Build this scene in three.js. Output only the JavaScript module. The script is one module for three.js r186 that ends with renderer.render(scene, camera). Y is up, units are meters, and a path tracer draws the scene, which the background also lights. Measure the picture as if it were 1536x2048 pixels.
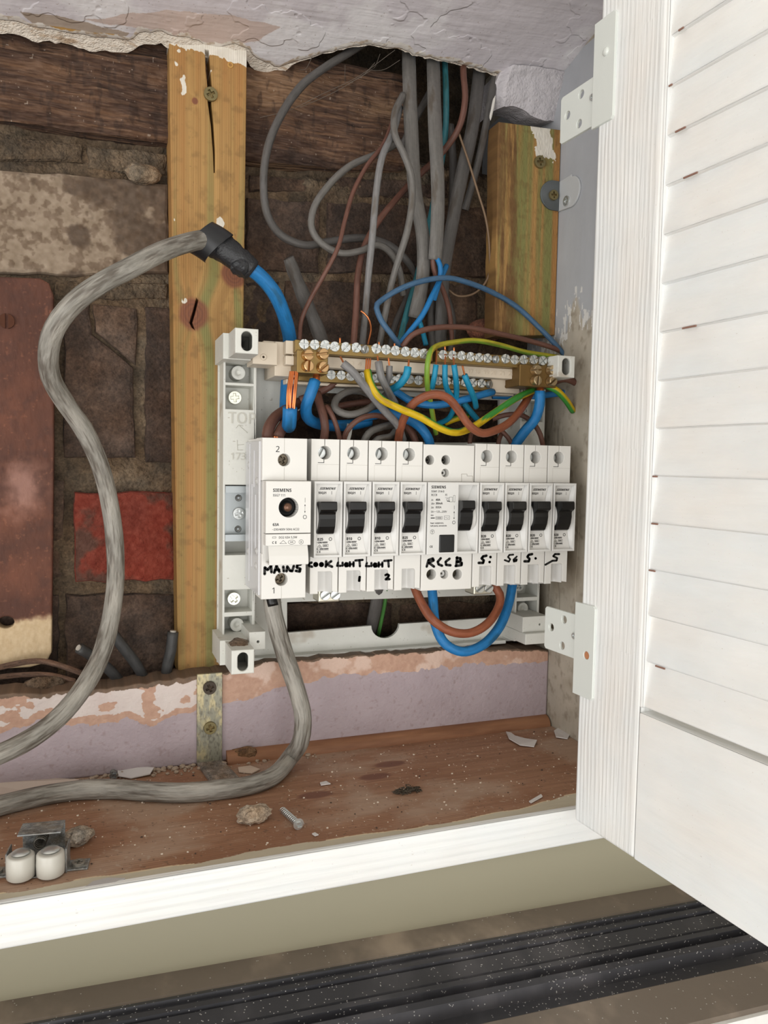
import * as THREE from 'three';
import { mergeGeometries, toCreasedNormals } from 'three/addons/utils/BufferGeometryUtils.js';
import { RoundedBoxGeometry } from 'three/addons/geometries/RoundedBoxGeometry.js';
import { TextGeometry } from 'three/addons/geometries/TextGeometry.js';
import { FontLoader } from 'three/addons/loaders/FontLoader.js';
import { RectAreaLightUniformsLib } from 'three/addons/lights/RectAreaLightUniformsLib.js';

// ---------------------------------------------------------------- camera, sky, light, exposure
// World: x right along the brick wall, y up, z out of the wall towards the viewer; y = 0 is the middle of the breaker row.
const scene = new THREE.Scene();
const renderer = new THREE.WebGLRenderer({ antialias: true });
renderer.toneMapping = THREE.LinearToneMapping;
renderer.toneMappingExposure = 0.42;
renderer.shadowMap.enabled = true;
const FOCAL = 1538, CX = 768, CY = 1024;                       // focal length in pixels of the 1536 x 2048 frame
const EYE = new THREE.Vector3(-0.1186, 0.0335, 0.5276), YAW = 0.3586, PITCH = 0.06316, ROLL = 0.01755;
const FWD = new THREE.Vector3(Math.sin(YAW) * Math.cos(PITCH), -Math.sin(PITCH), -Math.cos(YAW) * Math.cos(PITCH));
const R0 = new THREE.Vector3().crossVectors(FWD, new THREE.Vector3(0, 1, 0)).normalize(), U0 = new THREE.Vector3().crossVectors(R0, FWD);
const RIGHT = R0.clone().multiplyScalar(Math.cos(ROLL)).addScaledVector(U0, Math.sin(ROLL));
const UP = U0.clone().multiplyScalar(Math.cos(ROLL)).addScaledVector(R0, -Math.sin(ROLL));
const camera = new THREE.PerspectiveCamera(2 * Math.atan(1024 / FOCAL) * 180 / Math.PI, 1536 / 2048, 0.02, 30);
camera.position.copy(EYE);
camera.setRotationFromMatrix(new THREE.Matrix4().makeBasis(RIGHT, UP, FWD.clone().negate()));
scene.background = new THREE.Color(0.75, 0.82, 0.9);           // overcast sky beyond the hall's glazed door
RectAreaLightUniformsLib.init();
const daylight = new THREE.RectAreaLight(new THREE.Color(1, 0.985, 0.96), 6.6, 1.5, 2.1);   // daylight entering the glazed door of the hall
daylight.position.set(-1.46, -0.25, 1.35); daylight.lookAt(0.05, 0.05, 0.1); scene.add(daylight);
const frontFill = new THREE.RectAreaLight(new THREE.Color(1, 0.985, 0.96), 9.0, 1.3, 1.2);   // added soft front fill, in an unseen opening opposite the cupboard
frontFill.position.set(-0.1, -0.3, 2.25); frontFill.lookAt(0.0, 0.1, 0.1); scene.add(frontFill);

// ---------------------------------------------------------------- survey helpers: a measured picture point at a known depth
const V = (x, y, z) => new THREE.Vector3(x, y, z);
const rayTo = (px, py) => FWD.clone().addScaledVector(RIGHT, (px - CX) / FOCAL).addScaledVector(UP, -(py - CY) / FOCAL);
const W = (px, py, z) => { const d = rayTo(px, py); return EYE.clone().addScaledVector(d, (z - EYE.z) / d.z); };
const WY = (px, py, y) => { const d = rayTo(px, py); return EYE.clone().addScaledVector(d, (y - EYE.y) / d.y); };
const WX = (px, py, x) => { const d = rayTo(px, py); return EYE.clone().addScaledVector(d, (x - EYE.x) / d.x); };
const depthOf = (p) => p.clone().sub(EYE).dot(FWD);
const metres = (px, p) => px * depthOf(p) / FOCAL;             // size of a measured width at a point

// ---------------------------------------------------------------- scene helpers
const taken = new Map();
function numbered(name) { const n = taken.get(name) ?? 0; taken.set(name, n + 1); return n ? name + '_' + String(n).padStart(3, '0') : name; }
function tag(o, label, category, group) { o.userData.label = label; o.userData.category = category; if (group) o.userData.group = group; return o; }
function thing(name, label, category, group) { const o = new THREE.Group(); o.name = numbered(name); scene.add(o); return tag(o, label, category, group); }
function mesh(name, geo, mat, parent) {
  const g = Array.isArray(geo) ? merge(geo) : geo, m = new THREE.Mesh(g, mat);
  m.name = parent ? name : numbered(name); m.castShadow = m.receiveShadow = true; (parent ?? scene).add(m); return m;
}
function struct(name, geo, mat) { const m = mesh(name, geo, mat); m.userData.kind = 'structure'; return m; }
function structGroup(name) { const o = new THREE.Group(); o.name = numbered(name); o.userData.kind = 'structure'; scene.add(o); return o; }
function merge(list) {
  const col = list.some((g) => g.attributes.color);
  return mergeGeometries(list.map((g) => {
    const n = g.index ? g.toNonIndexed() : g;
    for (const k of Object.keys(n.attributes)) if (!['position', 'normal', 'uv', 'color'].includes(k)) n.deleteAttribute(k);
    if (!n.attributes.uv) n.setAttribute('uv', new THREE.BufferAttribute(new Float32Array(n.attributes.position.count * 2), 2));
    if (col && !n.attributes.color) n.setAttribute('color', new THREE.BufferAttribute(new Float32Array(n.attributes.position.count * 3).fill(1), 3));
    n.clearGroups?.(); return n;
  }), false);
}
function rng(seed) { let s = seed | 0; return () => { s = (s + 0x6d2b79f5) | 0; let t = Math.imul(s ^ (s >>> 15), 1 | s); t = (t + Math.imul(t ^ (t >>> 7), 61 | t)) ^ t; return ((t ^ (t >>> 14)) >>> 0) / 4294967296; }; }
const lerp = (a, b, t) => a + (b - a) * t, clamp = (x, a = 0, b = 1) => Math.min(b, Math.max(a, x));
const smooth = (a, b, x) => { const t = clamp((x - a) / (b - a)); return t * t * (3 - 2 * t); };
// periodic value noise
const LAT = (() => { const r = rng(77), a = new Float32Array(65536); for (let i = 0; i < 65536; i++) a[i] = r(); return a; })();
function vnoise(x, y, per = 4096, pery = per) {
  const xi = Math.floor(x), yi = Math.floor(y), fx = x - xi, fy = y - yi, u = fx * fx * (3 - 2 * fx), v = fy * fy * (3 - 2 * fy);
  const m = (a) => ((a % per) + per) % per, q = (a) => ((a % pery) + pery) % pery, h = (i, j) => LAT[(m(i) * 131 + q(j) * 8191 + ((m(i) * q(j)) & 255) * 37) & 65535];
  return lerp(lerp(h(xi, yi), h(xi + 1, yi), u), lerp(h(xi, yi + 1), h(xi + 1, yi + 1), u), v);
}
function fbm(x, y, oct = 4, per = 4096, pery = per) { let s = 0, a = 0.5, t = 0; for (let i = 0; i < oct; i++) { s += a * vnoise(x + i * 17, y + i * 29, per, pery); t += a; x *= 2; y *= 2; per *= 2; pery *= 2; a *= 0.5; } return s / t; }
const noise3 = (x, y, z) => (vnoise(x + 31.7 * Math.floor(z * 3), y) + vnoise(y + 5.3, z + 9.1) + vnoise(z + 2.9, x + 4.7)) / 3;
// textures: fn(u, v) -> [r, g, b] (sRGB bytes) or a height
function colorTex(w, h, fn) {
  const d = new Uint8Array(w * h * 4);
  for (let j = 0; j < h; j++) for (let i = 0; i < w; i++) { const c = fn((i + 0.5) / w, (j + 0.5) / h), o = (j * w + i) * 4; d[o] = clamp(c[0], 0, 255); d[o + 1] = clamp(c[1], 0, 255); d[o + 2] = clamp(c[2], 0, 255); d[o + 3] = 255; }
  const t = new THREE.DataTexture(d, w, h); t.colorSpace = THREE.SRGBColorSpace; t.magFilter = THREE.LinearFilter; t.wrapS = t.wrapT = THREE.RepeatWrapping; t.needsUpdate = true; return t;
}
function heightTex(w, h, fn) {
  const d = new Uint8Array(w * h * 4);
  for (let j = 0; j < h; j++) for (let i = 0; i < w; i++) { const c = clamp(fn((i + 0.5) / w, (j + 0.5) / h)) * 255, o = (j * w + i) * 4; d[o] = d[o + 1] = d[o + 2] = c; d[o + 3] = 255; }
  const t = new THREE.DataTexture(d, w, h); t.magFilter = THREE.LinearFilter; t.wrapS = t.wrapT = THREE.RepeatWrapping; t.needsUpdate = true; return t;
}
const mix3 = (a, b, t) => [lerp(a[0], b[0], t), lerp(a[1], b[1], t), lerp(a[2], b[2], t)];
const std = (o) => new THREE.MeshStandardMaterial({ roughness: 0.7, ...o });
// uv by the way each face points, in units of s metres
function boxUV(g, s = 0.1, ox = 0, oy = 0) {
  const p = g.attributes.position, n = g.attributes.normal, uv = new Float32Array(p.count * 2);
  for (let i = 0; i < p.count; i++) {
    const ax = Math.abs(n.getX(i)), ay = Math.abs(n.getY(i)), az = Math.abs(n.getZ(i)), x = p.getX(i), y = p.getY(i), z = p.getZ(i);
    const [a, b] = az >= ax && az >= ay ? [x, y] : ax >= ay ? [z, y] : [x, z];
    uv[2 * i] = a / s + ox; uv[2 * i + 1] = b / s + oy;
  }
  g.setAttribute('uv', new THREE.BufferAttribute(uv, 2)); return g;
}
// uv over one rectangle of the world: axes k, l
function rectUV(g, k, [a0, a1], l, [b0, b1]) {
  const p = g.attributes.position, uv = new Float32Array(p.count * 2);
  for (let i = 0; i < p.count; i++) { const c = { x: p.getX(i), y: p.getY(i), z: p.getZ(i) }; uv[2 * i] = (c[k] - a0) / (a1 - a0); uv[2 * i + 1] = (c[l] - b0) / (b1 - b0); }
  g.setAttribute('uv', new THREE.BufferAttribute(uv, 2)); return g;
}
const box = (x0, x1, y0, y1, z0, z1) => new THREE.BoxGeometry(x1 - x0, y1 - y0, z1 - z0).translate((x0 + x1) / 2, (y0 + y1) / 2, (z0 + z1) / 2);
const rbox = (x0, x1, y0, y1, z0, z1, r = 0.0006) => new RoundedBoxGeometry(x1 - x0, y1 - y0, z1 - z0, 2, Math.min(r, (x1 - x0) / 2.1, (y1 - y0) / 2.1, (z1 - z0) / 2.1)).translate((x0 + x1) / 2, (y0 + y1) / 2, (z0 + z1) / 2);
const holed = (x0, x1, y0, y1, z0, z1, hx, hy, r) => { const s = rectShape(x0, x1, y0, y1); s.holes.push(holeCircle(hx, hy, r)); return merge([rbox(x0, x1, y0, y1, z0, z1 - 0.0075, 0.0004), extrude(s, z1 - 0.008, z1, 0.0004)]); };   // a block with a blind hole in its front
const shapeOf = (pts) => { const s = new THREE.Shape(); pts.forEach((p, i) => (i ? s.lineTo(p[0], p[1]) : s.moveTo(p[0], p[1]))); s.closePath(); return s; };
const holeCircle = (x, y, r) => { const p = new THREE.Path(); p.absarc(x, y, r, 0, Math.PI * 2, true); return p; };
const holeRect = (x0, x1, y0, y1) => { const p = new THREE.Path(); p.moveTo(x0, y0); p.lineTo(x0, y1); p.lineTo(x1, y1); p.lineTo(x1, y0); p.closePath(); return p; };
const holeStadium = (x, y, r, half) => { const p = new THREE.Path(); p.absarc(x, y + half, r, 0, Math.PI, false); p.absarc(x, y - half, r, Math.PI, Math.PI * 2, false); p.closePath(); return p; };
function extrude(shape, z0, z1, bevel = 0, seg = 12) {
  return new THREE.ExtrudeGeometry(shape, { depth: z1 - z0 - 2 * bevel, bevelEnabled: bevel > 0, bevelSize: bevel, bevelThickness: bevel, bevelOffset: -bevel, bevelSegments: 2, curveSegments: seg }).translate(0, 0, z0 + bevel);
}
const rectShape = (x0, x1, y0, y1) => shapeOf([[x0, y0], [x1, y0], [x1, y1], [x0, y1]]);
const creased = (g, a = 0.6) => toCreasedNormals(g, a);
// sheet of (u, v) -> point, with optional uv
function sheet(nu, nv, fn, uvfn) {
  const pos = [], uv = [], idx = [];
  for (let j = 0; j <= nv; j++) for (let i = 0; i <= nu; i++) { const p = fn(i / nu, j / nv); pos.push(p.x, p.y, p.z); const t = uvfn ? uvfn(p, i / nu, j / nv) : [i / nu, j / nv]; uv.push(t[0], t[1]); }
  for (let j = 0; j < nv; j++) for (let i = 0; i < nu; i++) { const a = j * (nu + 1) + i, b = a + 1, c = a + nu + 1, d = c + 1; idx.push(a, b, d, a, d, c); }
  const g = new THREE.BufferGeometry(); g.setAttribute('position', new THREE.Float32BufferAttribute(pos, 3)); g.setAttribute('uv', new THREE.Float32BufferAttribute(uv, 2)); g.setIndex(idx); g.computeVertexNormals(); return g;
}
// a swept cable: round or flat (rx across the wall plane, ry away from it), ends capped
function sweep(pts, rx, ry = rx, { radial = 12, step = 0.004, color, wobble = 0, cap = true, tension = 0.5, ends } = {}) {
  const curve = new THREE.CatmullRomCurve3(pts, false, 'centripetal', tension), len = curve.getLength(), n = Math.max(6, Math.min(160, Math.round(len / step)));
  const flat = rx !== ry, fr = flat ? null : curve.computeFrenetFrames(n, false), pos = [], uv = [], col = [], idx = [], Z = V(0, 0, 1);
  const ring = (P, A, B, s, kx, ky) => { for (let j = 0; j <= radial; j++) { const a = j / radial * Math.PI * 2, p = P.clone().addScaledVector(A, Math.cos(a) * kx).addScaledVector(B, Math.sin(a) * ky); pos.push(p.x, p.y, p.z); uv.push(s / 0.06, a / (Math.PI * 2) * Math.max(1, Math.round(rx * 6.28 / 0.02 * 2) / 2)); if (color) { const c = color(A.clone().multiplyScalar(Math.cos(a)).addScaledVector(B, Math.sin(a)), s / len); col.push(c.r, c.g, c.b); } } };
  for (let i = 0; i <= n; i++) {
    const t = i / n, P = curve.getPointAt(t), T = curve.getTangentAt(t); let A, B;
    if (flat) { A = V(0, 0, 0).crossVectors(T, Z); if (A.lengthSq() < 1e-4) A.set(1, 0, 0); A.normalize(); B = V(0, 0, 0).crossVectors(A, T).normalize(); } else { A = fr.normals[i]; B = fr.binormals[i]; }
    const w = (1 + wobble * (vnoise(t * len / 0.012 + rx * 9999, 3.3) - 0.5)) * (ends ? ends(t) : 1);
    ring(P, A, B, t * len, rx * w, ry * w);
  }
  for (let i = 0; i < n; i++) for (let j = 0; j < radial; j++) { const a = i * (radial + 1) + j, b = a + radial + 1; idx.push(a, a + 1, b, b, a + 1, b + 1); }
  if (cap) for (const e of [0, n]) {
    const o = pos.length / 3, b = e * (radial + 1), P = curve.getPointAt(e / n); pos.push(P.x, P.y, P.z); uv.push(0.5, 0.5); if (color) { const c = color(V(0, 0, 1), 0); col.push(c.r, c.g, c.b); }
    for (let j = 0; j < radial; j++) e ? idx.push(o, b + j, b + j + 1) : idx.push(o, b + j + 1, b + j);
  }
  const g = new THREE.BufferGeometry(); g.setAttribute('position', new THREE.Float32BufferAttribute(pos, 3)); g.setAttribute('uv', new THREE.Float32BufferAttribute(uv, 2));
  if (color) g.setAttribute('color', new THREE.Float32BufferAttribute(col, 3));
  g.setIndex(idx); g.computeVertexNormals(); return g;
}
// a screw head lying on the plane z = 0, facing +z: a shank disc, and the head cut by a slot, a cross or both
function screwHead(r, h, kind = 'cross', seg = 20) {
  const parts = [new THREE.CylinderGeometry(r * 0.98, r, h * 0.2, seg).rotateX(Math.PI / 2).translate(0, 0, h * 0.1)];
  const w = r * (kind === 'slot' ? 0.16 : kind === 'both' ? 0.13 : 0.19), top = (pts) => extrude(shapeOf(pts), h * 0.15, h, h * 0.12, 4);
  const arc = (a0, a1, off) => { const out = []; for (let i = 0; i <= 8; i++) { const a = lerp(a0, a1, i / 8); out.push([Math.cos(a) * r, Math.sin(a) * r]); } return out.concat(off); };
  if (kind === 'slot') { const a = Math.asin(w / r); parts.push(top(arc(a, Math.PI - a, []))); parts.push(top(arc(Math.PI + a, 2 * Math.PI - a, []))); }
  else { const L = kind === 'both' ? r : r * 0.62, q = w; // cross of arm length L
    if (kind === 'both') for (let k = 0; k < 4; k++) { const a = Math.asin(w / r); parts.push(top(arc(k * Math.PI / 2 + a, (k + 1) * Math.PI / 2 - a, [[Math.cos((k + 0.5) * Math.PI / 2) * w * 1.414, Math.sin((k + 0.5) * Math.PI / 2) * w * 1.414]]))); }
    else { const s = new THREE.Shape(); s.absarc(0, 0, r, 0, Math.PI * 2, false); s.holes.push(new THREE.Path([[q, q], [L, q], [L, -q], [q, -q], [q, -L], [-q, -L], [-q, -q], [-L, -q], [-L, q], [-q, q], [-q, L], [q, L]].map((p) => new THREE.Vector2(...p)))); parts.push(extrude(s, h * 0.15, h, h * 0.1, 16)); } }
  return merge(parts);
}
// an irregular lump
function lump(a, b, c, seed, rough = 0.35, detail = 3) {
  const g = new THREE.IcosahedronGeometry(1, detail), p = g.attributes.position;
  for (let i = 0; i < p.count; i++) { const v = V(p.getX(i), p.getY(i), p.getZ(i)); const k = 1 + rough * (noise3(v.x * 1.7 + seed * 3.1, v.y * 1.7 + seed, v.z * 1.7 + seed * 2.2) - 0.5) * 2 + rough * 0.5 * (noise3(v.x * 5 + seed, v.y * 5, v.z * 5 + seed) - 0.5); p.setXYZ(i, v.x * k * a, v.y * k * b, v.z * k * c); }
  g.computeVertexNormals(); return boxUV(g, 0.05, seed * 0.37, seed * 0.11);
}

// ---------------------------------------------------------------- shared textures and materials
const grunge = colorTex(512, 512, (u, v) => {
  const a = fbm(u * 8, v * 8, 5, 8), b = fbm(u * 40 + 9, v * 40, 3, 40), c = fbm(u * 5 + 3, v * 5 + 7, 4, 5);
  const d = fbm(u * 100 + 5, v * 100, 2, 100); let k = 164 + 120 * (a - 0.5) + 60 * (b - 0.5) + 50 * (d - 0.5); if (vnoise(u * 256, v * 256, 256) > 0.992) k += 90;
  return [k + 24 * (c - 0.5) + 4, k, k - 26 * (c - 0.5) - 4];
});
const grungeBump = heightTex(512, 512, (u, v) => 0.6 * fbm(u * 12, v * 12, 5, 12) + 0.4 * fbm(u * 50, v * 50, 3, 50));
const BR = (hex, o = {}) => std({ color: hex, map: grunge, bumpMap: grungeBump, bumpScale: 0.0022, roughness: 0.95, ...o });
const mBrick = [BR('#846c5b'), BR('#735d4f'), BR('#7d6452'), BR('#6a564a')];
const mBrickRed = BR('#ffffff', { map: colorTex(256, 256, (u, v) => { const a = fbm(u * 4, v * 4, 6, 4), b = fbm(u * 30, v * 30, 3, 30), k = 34 * (b - 0.5); let c = mix3([128, 50, 34], [104, 44, 32], a); c = mix3(c, [76, 54, 44], smooth(0.42, 0.58, fbm(u * 5 + 2, v * 5 + 1, 6, 5)) * 0.85); return [c[0] + k, c[1] + k, c[2] + k]; }) }), mBrickPale = BR('#cdb596'), mBrickTan = BR('#a58c72'), mMortar = BR('#8f7a62', { bumpScale: 0.004 }), mRubble = BR('#f2dfc8'), mDust = BR('#c0a890');
const beamTex = colorTex(1024, 512, (u, v) => {
  const g = fbm(u * 10, v * 90, 4, 10, 90), w = fbm(u * 6 + 2, v * 6, 4, 6), h = fbm(u * 60, v * 200, 2, 60, 200), p = smooth(0.56, 0.72, fbm(u * 4 + 8, v * 3 + 1, 4, 4, 3));
  let c = mix3([70, 50, 39], [122, 91, 67], clamp((g - 0.3) * 1.5)); c = mix3(c, [56, 41, 34], smooth(0.45, 0.75, w) * 0.8); c = mix3(c, [150, 119, 90], p * 0.6); c = mix3(c, [44, 32, 26], smooth(0.6, 0.75, fbm(u * 70, v * 14, 4, 70, 14)) * 0.4);
  const k = (h - 0.5) * 40; c = [c[0] + k, c[1] + k, c[2] + k]; if (vnoise(u * 180, v * 90, 180) > 0.955) c = mix3(c, [190, 180, 168], 0.55); return c;
});
const beamBump = heightTex(1024, 512, (u, v) => 0.5 * fbm(u * 10, v * 90, 4, 10, 90) + 0.5 * fbm(u * 40, v * 30, 4, 40, 30));
const mBeam = std({ map: beamTex, bumpMap: beamBump, bumpScale: 0.004, roughness: 0.95 });
const paintBump = heightTex(512, 512, (u, v) => { const a = fbm(u * 6, v * 6, 5, 6), b = fbm(u * 3 + 5, v * 24, 4, 3, 24); return 0.55 * a + 0.25 * b + 0.2 * smooth(0.5, 0.53, fbm(u * 5 + 11, v * 5 + 2, 4, 5)); });
const ribBump = heightTex(512, 512, (u, v) => { const w = u + 0.012 * (fbm(u * 3, v * 2, 3, 3, 2) - 0.5); return 0.5 + 0.22 * Math.sin(w * 6.2832 * 36 + 4 * vnoise(u * 9, v * 2, 9)) * (0.15 + 1.1 * fbm(u * 7, v * 2, 2, 7, 2)) + 0.5 * (fbm(u * 110, v * 5, 3, 110, 5) - 0.5); });   // grain ridges run along v
const paintTone = colorTex(512, 512, (u, v) => { const a = fbm(u * 4, v * 4, 4, 4) - 0.5, b = fbm(u * 30, v * 6, 3, 30, 6) - 0.5; const d = fbm(u * 7 + 4, v * 3, 4, 7, 3) - 0.5, k = 238 + 12 * a + 6 * b; let c = [k + 10 * d, k - 1, k - 4 - 8 * d]; if (vnoise(u * 200, v * 200, 200) > 0.985) c = mix3(c, [150, 130, 110], 0.3); return c; });
const mWhite = std({ map: paintTone, roughness: 0.42, bumpMap: ribBump, bumpScale: 0.00042 });
const brushBump = heightTex(512, 512, (u, v) => 0.5 * fbm(u * 40, v * 5, 4, 40, 5) + 0.5 * fbm(u * 9, v * 4 + 3, 5, 9, 4));
const mWhiteFlat = std({ map: paintTone, roughness: 0.4, bumpMap: brushBump, bumpScale: 0.0006 });
const mPlastic = std({ color: '#d9d8cf', roughness: 0.42 }), mTray = BR('#ffffff', { map: colorTex(256, 256, (u, v) => { const a = fbm(u * 6, v * 6, 4, 6), k = 214 + 14 * (a - 0.5); let c = [k, k, k - 7]; if (vnoise(u * 90, v * 90, 90) > 0.965) c = mix3(c, [120, 105, 90], 0.5); return mix3(c, [160, 145, 126], smooth(0.62, 0.8, a) * 0.5); }), bumpScale: 0.0002, roughness: 0.5 });
const mCream = std({ color: '#d6c9b6', roughness: 0.5 }), mDevice = std({ color: '#e4e2dd', roughness: 0.38 }), mDeviceInner = std({ color: '#dcdbd8', roughness: 0.3 });
const mBlack = std({ color: '#0f0f10', roughness: 0.32 }), mInk = std({ color: '#161412', roughness: 0.6 }), mPrint = std({ color: '#33312f', roughness: 0.6 });
const mSteel = std({ color: '#d3d6d5', metalness: 0.85, roughness: 0.3 }), mZinc = std({ color: '#d6d9d8', metalness: 0.45, roughness: 0.45, map: grunge }), mBrass = std({ color: '#8d7547', metalness: 0.75, roughness: 0.42 }), mBrassDark = std({ color: '#7a6038', metalness: 0.7, roughness: 0.5 });
const mBrassScrew = std({ color: '#d1ab7d', metalness: 1, roughness: 0.3 }), mYellowScrew = BR('#cdb67c', { metalness: 0.6, roughness: 0.5, bumpScale: 0.0002 }), mCopper = std({ color: '#e08a58', metalness: 0.95, roughness: 0.3 });
const wireDirt = colorTex(256, 256, (u, v) => { const a = fbm(u * 5, v * 5, 4, 5), b = fbm(u * 30, v * 14, 3, 30, 14); const l = fbm(u * 4, v * 26, 4, 4, 26), k = 214 + 30 * (a - 0.5) + 22 * (b - 0.5) + 40 * (l - 0.5); return mix3([k, k, k], [150, 134, 116], smooth(0.5, 0.78, a) * 0.6); });
const wireBump = heightTex(128, 128, (u, v) => fbm(u * 12, v * 12, 3, 12));
const wireMat = (hex, o = {}) => std({ color: hex, map: wireDirt, bumpMap: wireBump, bumpScale: 0.0003, roughness: 0.55, ...o });
const mBlue = wireMat('#1f88d0'), mTeal = wireMat('#189fca'), mBrown = wireMat('#7b5244'), mTerra = wireMat('#a45c3c'), mGrey = wireMat('#7d7974'), mGreyDark = wireMat('#66625f'), mGreyLight = wireMat('#918f8e'), mCableBlack = wireMat('#4a4a4a');
const mDustyBlue = wireMat('#4c7397'), mTealDusty = wireMat('#3d8791'), mStripe = std({ vertexColors: true, map: wireDirt, roughness: 0.5 });
const cableTex = colorTex(512, 256, (u, v) => { const a = fbm(u * 4, v * 4, 5, 4), b = fbm(u * 6, v * 22, 4, 6, 22); let k = 138 + 46 * (a - 0.5) + 56 * (b - 0.5), c = [k + 4, k, k - 8]; c = mix3(c, [82, 74, 66], smooth(0.5, 0.78, fbm(u * 5 + 3, v * 16, 5, 5, 16)) * 0.7); c = mix3(c, [172, 166, 156], smooth(0.55, 0.75, fbm(u * 3 + 1, v * 8 + 4, 4, 3, 8)) * 0.5); return c; });
const mCable = std({ map: cableTex, bumpMap: wireBump, bumpScale: 0.0008, roughness: 0.6 });
const mTape = std({ color: '#26272a', roughness: 0.45, bumpMap: grungeBump, bumpScale: 0.0006 });

// ---------------------------------------------------------------- the hall around the cupboard
const mHall = std({ color: '#e8e4dc', roughness: 0.9 }), mOlive = std({ color: '#a09a84', roughness: 0.55 }), mFloor = std({ color: '#8b7862', roughness: 0.7 });
struct('floor', box(-1.7, 1.3, -2.0, -1.9, -0.1, 2.5), mFloor);
struct('ceiling', box(-1.7, 1.3, 1.4, 1.5, -0.1, 2.5), mHall);
{ // wall with the glazed door where the daylight comes in, and the wall opposite, opened for the added front fill
  const left = extrude((() => { const s = rectShape(-2.5, 0.0, -1.9, 1.4); s.holes.push(holeRect(-2.2, -0.5, -1.4, 0.9)); return s; })(), 0, 0.1).rotateY(Math.PI / 2).translate(-1.7, 0, 0);
  struct('wall_left', left, mHall);
  const back = extrude((() => { const s = rectShape(-1.7, 1.3, -1.9, 1.4); s.holes.push(holeRect(-0.8, 0.6, -0.95, 0.35)); return s; })(), 2.4, 2.5); struct('wall_opposite', back, mHall);
  struct('wall_side', box(1.2, 1.3, -1.9, 1.4, 0.165, 2.4), mHall);
  struct('wall_front_left', box(-1.6, -0.62, -1.9, 1.4, 0.0, 0.165), mHall);
  struct('wall_above_cupboard', [box(-0.62, 1.2, 0.362, 1.4, 0.085, 0.165), box(-0.62, 1.2, 0.312, 1.4, 0.1652, 0.173)], mHall);
}

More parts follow.
